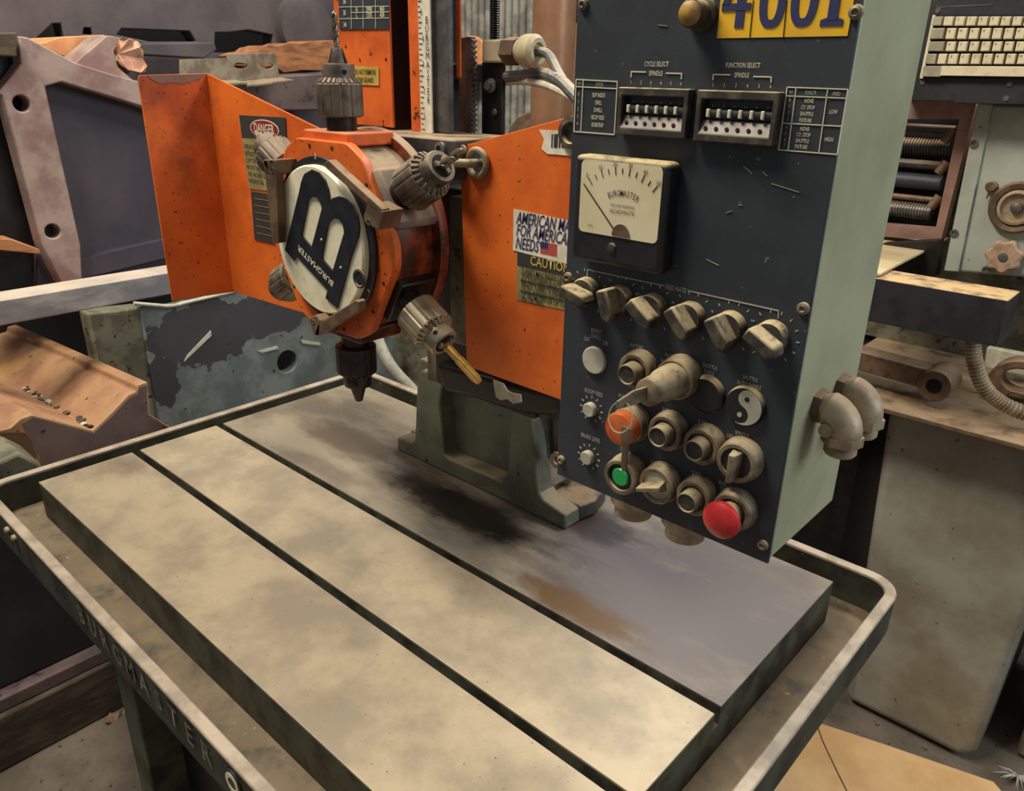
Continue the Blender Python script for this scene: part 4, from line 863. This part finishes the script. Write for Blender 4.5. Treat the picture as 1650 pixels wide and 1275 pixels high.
tag(MB().lathe(wc, V((.1, -1, .1)), [(0, .062), (.015, .062)], 40).build('wooden_disc', M['plywood'], bev=.003), 'pale wooden disc behind the rack and bellows', 'wheel')

# ================================================================== RIGHT BACKGROUND
KYp = 1.35
KB = thing('keyboard_console', 'black console with a yellowed typewriter style keyboard at upper right', 'keyboard', tuple(P(1600, 170, y=KYp)))
k0 = P(1462, 165, y=KYp); k1 = P(1800, 170, y=KYp)
MB().prism([P(1440, 162, y=KYp), P(1537, 163.5, y=KYp), P(1537, 166.5, y=KYp), P(1800, 172, y=KYp), P(1800, 172, y=KYp)+V((0, 0, .30)), P(1440, 162, y=KYp)+V((0, 0, .30))], (0, .10, 0)).build('console_body', M['blackblock'], KB, bev=.003)
def k8(x, y): return (1380+x/2.548, y/2.548)
kq = YP(KYp, [k8(316, 62), k8(1000, 58), k8(1000, 326), k8(262, 320)])
MB().prism(kq, (0, -.004, 0)).build('key_tray', M['void'], KB, bev=.001)
MB().prism(YP(KYp-.004, [k8(316, 62), k8(326, 62), k8(276, 322), k8(262, 321)]), (0, -.004, 0)).build('tray_edge', M['key'], KB)
rows = [(66, 109, [(320, 364)]+[(365+47*i, 409+47*i) for i in range(10)], ' 12345678 90'),
        (113, 164, [(310, 373)]+[(376+47.5*i, 419+47.5*i) for i in range(10)], ' QWERTYUIOP'),
        (168, 214, [(301, 373)]+[(376+47.5*i, 418+47.5*i) for i in range(10)], ' ASDFGHJKL;'),
        (218, 267, [(292, 340), (342, 382)]+[(384+47.5*i, 427+47.5*i) for i in range(9)], '  ZXCVBNM,.')]
for ri, (ya, yb, ks, ch) in enumerate(rows):
    for i, (xa_, xb_) in enumerate(ks):
        a = P(*k8(xa_+2, ya+2), y=KYp-.004); c = P(*k8(xb_-4 if True else xb_, yb-2), y=KYp-.004); sh = (P(*k8(xa_, ya), y=KYp)-P(*k8(xa_, yb), y=KYp)).x*0
        x0_, x1_ = a.x, P(*k8(xb_-2, ya+2), y=KYp-.004).x; z0_, z1__ = c.z, a.z
        mid = (x0_+x1_)/2; zz = (z0_+z1__)/2; hx = (x1_-x0_)/2; hz = (z1__-z0_)/2
        ky = MB().add([V((mid+sx_*hx*f_, KYp-.004-t_, zz+sz_*hz*f_)) for t_, f_ in ((0, 1), (.009, .9), (.0095, .8)) for sx_, sz_ in ((-1, -1), (1, -1), (1, 1), (-1, 1))],
                      [(0,1,5,4), (1,2,6,5), (2,3,7,6), (3,0,4,7), (4,5,9,8), (5,6,10,9), (6,7,11,10), (7,4,8,11), (8,9,10,11), (3,2,1,0)]).build('key', M['keydark' if i == 0 or (ri == 3 and i < 1) else 'key'], KB, smooth=False)
        if i < len(ch) and ch[i] != ' ': text(ch[i], .0042, V((mid-hx*.35, KYp-.0136, zz+hz*.45)), X1, Z1, M['ink'], ky, wid=.8, bold=0)
for xa_, xb_, m in ((282, 350, 'keydark'), (354, 700, 'key')):
    a = P(*k8(xa_, 271), y=KYp-.004); c = P(*k8(xb_, 316), y=KYp-.004); MB().box(a.x, c.x, KYp-.0135, KYp-.004, c.z, a.z).build('key', M[m], KB, bev=.001)
line(KB, KYp-.0005, k8(330, 30), k8(560, 18), .002, 'steel')
for x, y in ((272, 338), (628, 345), (614, 405), (335, 45)):
    MB().lathe(P(*k8(x, y), y=KYp), -Y1, [(0, .005), (.002, .004)], 12).build('console_screw', M['steel'], KB)
# lead screw frame
LY = 1.45
LF = thing('lead_screw_frame', 'brown painted frame with threaded lead screws under the keyboard console', 'machine part', tuple(P(1480, 370, y=LY)))
MB().plate(YP(LY, [k8(-60, 396), k8(484, 405), k8(490, 430), k8(346, 990), k8(-160, 950)]), [YP(LY, [k8(90, 488), k8(422, 490), k8(325, 940), k8(40, 915)])], (0, .03, 0)).build('frame_plate', M['mauvepaint'], LF)
MB().prism(YP(LY+.12, [k8(-60, 420), k8(470, 430), k8(330, 960), k8(-100, 940)]), (0, .02, 0)).build('frame_back', M['void'], LF)
def rod(y0, y1, xr, m, thread=False):
    a = P(*k8(40, (y0+y1)/2), y=LY+.05); c = P(*k8(xr, (y0+y1)/2+2), y=LY+.05); r = (P(*k8(xr, y0), y=LY+.05)-P(*k8(xr, y1), y=LY+.05)).z*.5; L = c.x-a.x
    pr = [(0, r), (L, r)]
    if thread:
        pr = []; t = 0
        while t < L: pr += [(t, r), (t+.0025, r), (t+.003, r*.86), (t+.005, r*.86)]; t += .0055
    MB().lathe((a.x, LY+.05, (a.z+c.z)/2), X1, pr, 20).build('lead_screw' if thread else 'guide_rod', M[m], LF, ang=25)
rod(505, 540, 410, 'darksteel'); rod(555, 635, 385, 'blackblock', True); rod(650, 690, 375, 'darksteel'); rod(705, 770, 355, 'panel'); rod(795, 820, 350, 'steelbar'); rod(822, 890, 310, 'steel', True)
for x, y in ((375, 560), (350, 690), (320, 830)):
    p = P(*k8(x, y), y=LY+.02); MB().lathe(p+V((.008, 0, .012)), V((-.5, -.2, -1)), [(0, .010), (.026, .009), (.027, .006)], 16).build('screw_lever', M['steelbar'], LF)
# pale headstock
HY = 1.42
HS = thing('machine_headstock', 'pale green machine housing with handwheel and star knob at right edge', 'machine part', tuple(P(1620, 440, y=HY)))
MB().prism(YP(HY, [k8(505, 425), k8(1000, 440), k8(1000, 1160), k8(360, 1115)]), (0, .30, 0)).build('housing', M['machine'], HS, bev=.006)
MB().prism(YP(HY-.006, [k8(498, 425), k8(560, 427), k8(420, 1118), k8(358, 1113)]), (0, .01, 0)).build('housing_flange', M['machine'], HS, bev=.002)
for x, y in ((483, 590), (402, 957), (533, 1108)):
    MB().lathe(P(*k8(x, y), y=HY-.006), -Y1, [(0, .0075), (.003, .0075), (.0032, .004), (.001, .004)], 18).build('flange_bolt', M['steel'], HS)
p = P(*k8(558, 765), y=HY); kb = MB().lathe(p, -Y1, [(0, .010), (.010, .010), (.012, .008)], 20).build('pull_knob', M['steelbar'], HS)
MB().tube([p+V((0, -.008, 0)), p+V((-.003, -.008, -.022))], .0015, 8).build('knob_pin', M['steelbar'], HS)
p = P(*k8(665, 850), y=HY); hw_ = MB().lathe(p, -Y1, [(0, .046), (.012, .047), (.018, .043), (.016, .034), (.010, .032), (.010, .024)], 48).build('handwheel', M['steelbar'], HS)
MB().lathe(p, -Y1, [(.008, .033), (.020, .031), (.021, .026), (.012, .024)], 40).build('wheel_ring', M['galv'], HS)
MB().lathe(p, -Y1, [(.008, .012), (.022, .009), (.024, .004)], 20).build('wheel_hub', M['steel'], HS)
p = P(*k8(612, 1050), y=HY); MB().lathe(p, -Y1, [(0, .024), (.004, .030), (.016, .030), (.020, .026)], 64, lambda k, th: 1+.09*math.cos(th*7)).build('star_knob', mat('tan_star_knob', (178, 148, 124), (150, 120, 98), 40, rough=.6), HS)
MB().lathe(p, -Y1, [(.018, .009), (.022, .008), (.0225, .005)], 18).build('star_screw', M['steel'], HS)
# cream sheet and black block
cz = P(1415, 430, y=1.18).z
cs = [P(1400, 378, z=cz), P(1530, 383, z=cz), P(1418, 441, z=cz), P(1330, 430, z=cz)]
tag(MB().prism(cs, (0, 0, -.004)).build('steel_sheet', M['creamplate']), 'cream painted sheet corner jutting out behind the cabinet edge', 'sheet metal')
tag(MB().prism(YP(1.40, [(1400, 395), (1512, 388), (1506, 446), (1400, 450)]), (0, .04, 0)).build('shadow_box', M['blackoil_shade']), 'black box in shadow under the cream sheet', 'machine part')
by = 1.12
fb = YP(by, [(1380, 440), (1429, 448.6), (1625, 484.7), (1607, 560), (1380, 528)])
tag(MB().prism([V((fb[0].x, by, fb[2].z)), V((fb[2].x, by, fb[2].z)), V((fb[2].x, by, fb[3].z)), V((fb[0].x, by, fb[3].z))], (0, .085, 0)).build('block_arm', M['blackblock'], bev=.0015), 'long black steel block with dusty tan top right of the cabinet', 'machine part')
# tray and cabinet
cyf = 1.28
OV = .10
tp0, tp1 = P(1380, 645, y=cyf-OV), P(1720, 724, y=cyf-OV)
CB = thing('machine_cabinet', 'big grey-green cabinet with brown tray top standing at right on the floor', 'cabinet', ((tp0.x+tp1.x)/2, cyf+.2, FL))
tz = (P(1500, 677, y=cyf-OV)).z
MB().box(.70, 1.45, cyf-OV, cyf+.5, tz-.012, tz).build('tray_top', M['tray'], CB, bev=.003)
c0 = P(1425, 720, y=cyf).x; c1_ = P(1565, 1235, y=cyf).x
q = [V((c0-.02, cyf, tz-.012)), V((c1_+.02, cyf, tz-.012)), V((c1_, cyf, FL+.04)), V((c1_-.02, cyf, FL+.01)), V((c0-.03, cyf, FL+.01))]
lt_, lb_ = P(1424, 720, y=cyf), P(1385, 1020, y=cyf); sl_ = (lb_.x-lt_.x)/(lb_.z-lt_.z)
q[0].x = lt_.x+sl_*(tz-lt_.z); q[4].x = lb_.x; rt_ = P(1650, 900, y=cyf); 
MB().prism(q, (0, .45, 0)).build('cabinet_body', M['cab'], CB, bev=.02, seg=4)
MB().box(c1_+.06, c1_+.4, cyf+.10, cyf+.5, FL+.005, tz-.012).build('cabinet_side', M['cab'], CB, bev=.01)
MB().box(c0-.40, c0-.06, cyf+.06, cyf+.5, FL+.005, tz-.012).build('cabinet_shade_box', M['blackoil_shade'], CB)  # black box stands in for the shadow beside the cabinet
# rod, ring and conduit on the tray
ty = cyf
rd_e = P(1510, 618, y=cyf-.03); rd_e.z = max(rd_e.z, tz+.0305)
CR = thing('connecting_rod', 'brown steel rod end with round eye lying on the cabinet tray', 'machine part', (rd_e.x, rd_e.y, tz))
MB().lathe(rd_e+V((0, -.02, 0)), Y1, [(0, .030), (.07, .030)], 32).build('rod_eye', M['steelbar'], CR, bev=.002)
MB().lathe(rd_e+V((0, -.021, 0)), Y1, [(0, .014), (.001, .014)], 24).build('eye_bore', M['void'], CR, smooth=False)
MB().prism([rd_e+V((-.01, .0, .022)), rd_e+V((-.35, .0, .036)), rd_e+V((-.35, .0, -.004)), rd_e+V((-.01, .0, -.018))], (0, .045, 0)).build('rod_shank', M['steelbar'], CR, bev=.003)
FCc = curve([P(1568, 540, y=1.20), P(1570, 580, y=1.20), P(1585, 622, y=1.21), P(1615, 650, y=1.23), P(1665, 672, y=1.25)], 24)
FC = MB().tube(FCc, [.0135 if i % 3 else .0105 for i in range(len(FCc))], 14).build('flexible_conduit', M['galv'], ang=20)
tag(FC, 'ribbed flexible metal conduit curving down below the black block', 'conduit')
rg = P(1640, 625, y=1.38)
tag(MB().plate(circ(rg, X1, Z1, .055, 32), [circ(rg+V((0, 0, .014)), X1, Z1, .030, 24, .022), circ(rg+V((-.0, 0, -.03)), X1, Z1, .016, 20)], (0, .04, 0)).build('ring_casting', M['steelbar'], bev=.004), 'brown ring shaped casting standing on the tray at the right edge', 'machine part')
MB().box(.45, 1.35, 1.62, 1.76, tz, 1.25).build('rear_column', M['bedolive'], HS)
tag(MB().prism(YP(1.5, [(1590, 560), (1670, 575), (1670, 610), (1585, 592)]), (0, .02, 0)).build('white_scrap', M['chalk'], bev=.002), 'pale painted flap beside the ring casting', 'sheet metal')
# cardboard and fluff on the floor
cd = ZP(FL+.004, [(1180, 1330), (1262, 1205), (1322, 1168), (1420, 1200), (1600, 1262), (1660, 1330), (1600, 1420)])
CD = MB().prism(cd, (0, 0, .004)).build('cardboard_sheet', M['cardboard'], bev=.001); tag(CD, 'flat tan cardboard sheet on the floor in the lower right corner', 'cardboard')
tc_ = curve(ZP(FL+.0085, [(1318, 1172), (1326, 1195), (1340, 1225), (1352, 1250), (1372, 1290)]), 4)
MB().tube(tc_, .0012, 5).build('tear_line', M['ink'], CD)
fp_ = P(1640, 1250, z=FL+.01); random.seed(9); fb_ = MB()
for i in range(40):
    a_ = random.uniform(-2.6, .3); L = random.uniform(.03, .075); d_ = V((math.cos(a_), math.sin(a_)*.7, random.uniform(0, .5)))
    fb_.tube([fp_, fp_+d_*L*.5+V((0, 0, .004)), fp_+d_*L], [.0012, .0016, .0003], 5)
tag(fb_.build('frayed_rag', M['rag']), 'frayed white fluff on the floor at lower right edge', 'rag')

# ------------------------------------------------------------------ stand the layout on the floor
for o in bpy.data.objects:
    if o.parent is None and o.type in {'MESH', 'EMPTY'}: o.location.z += H
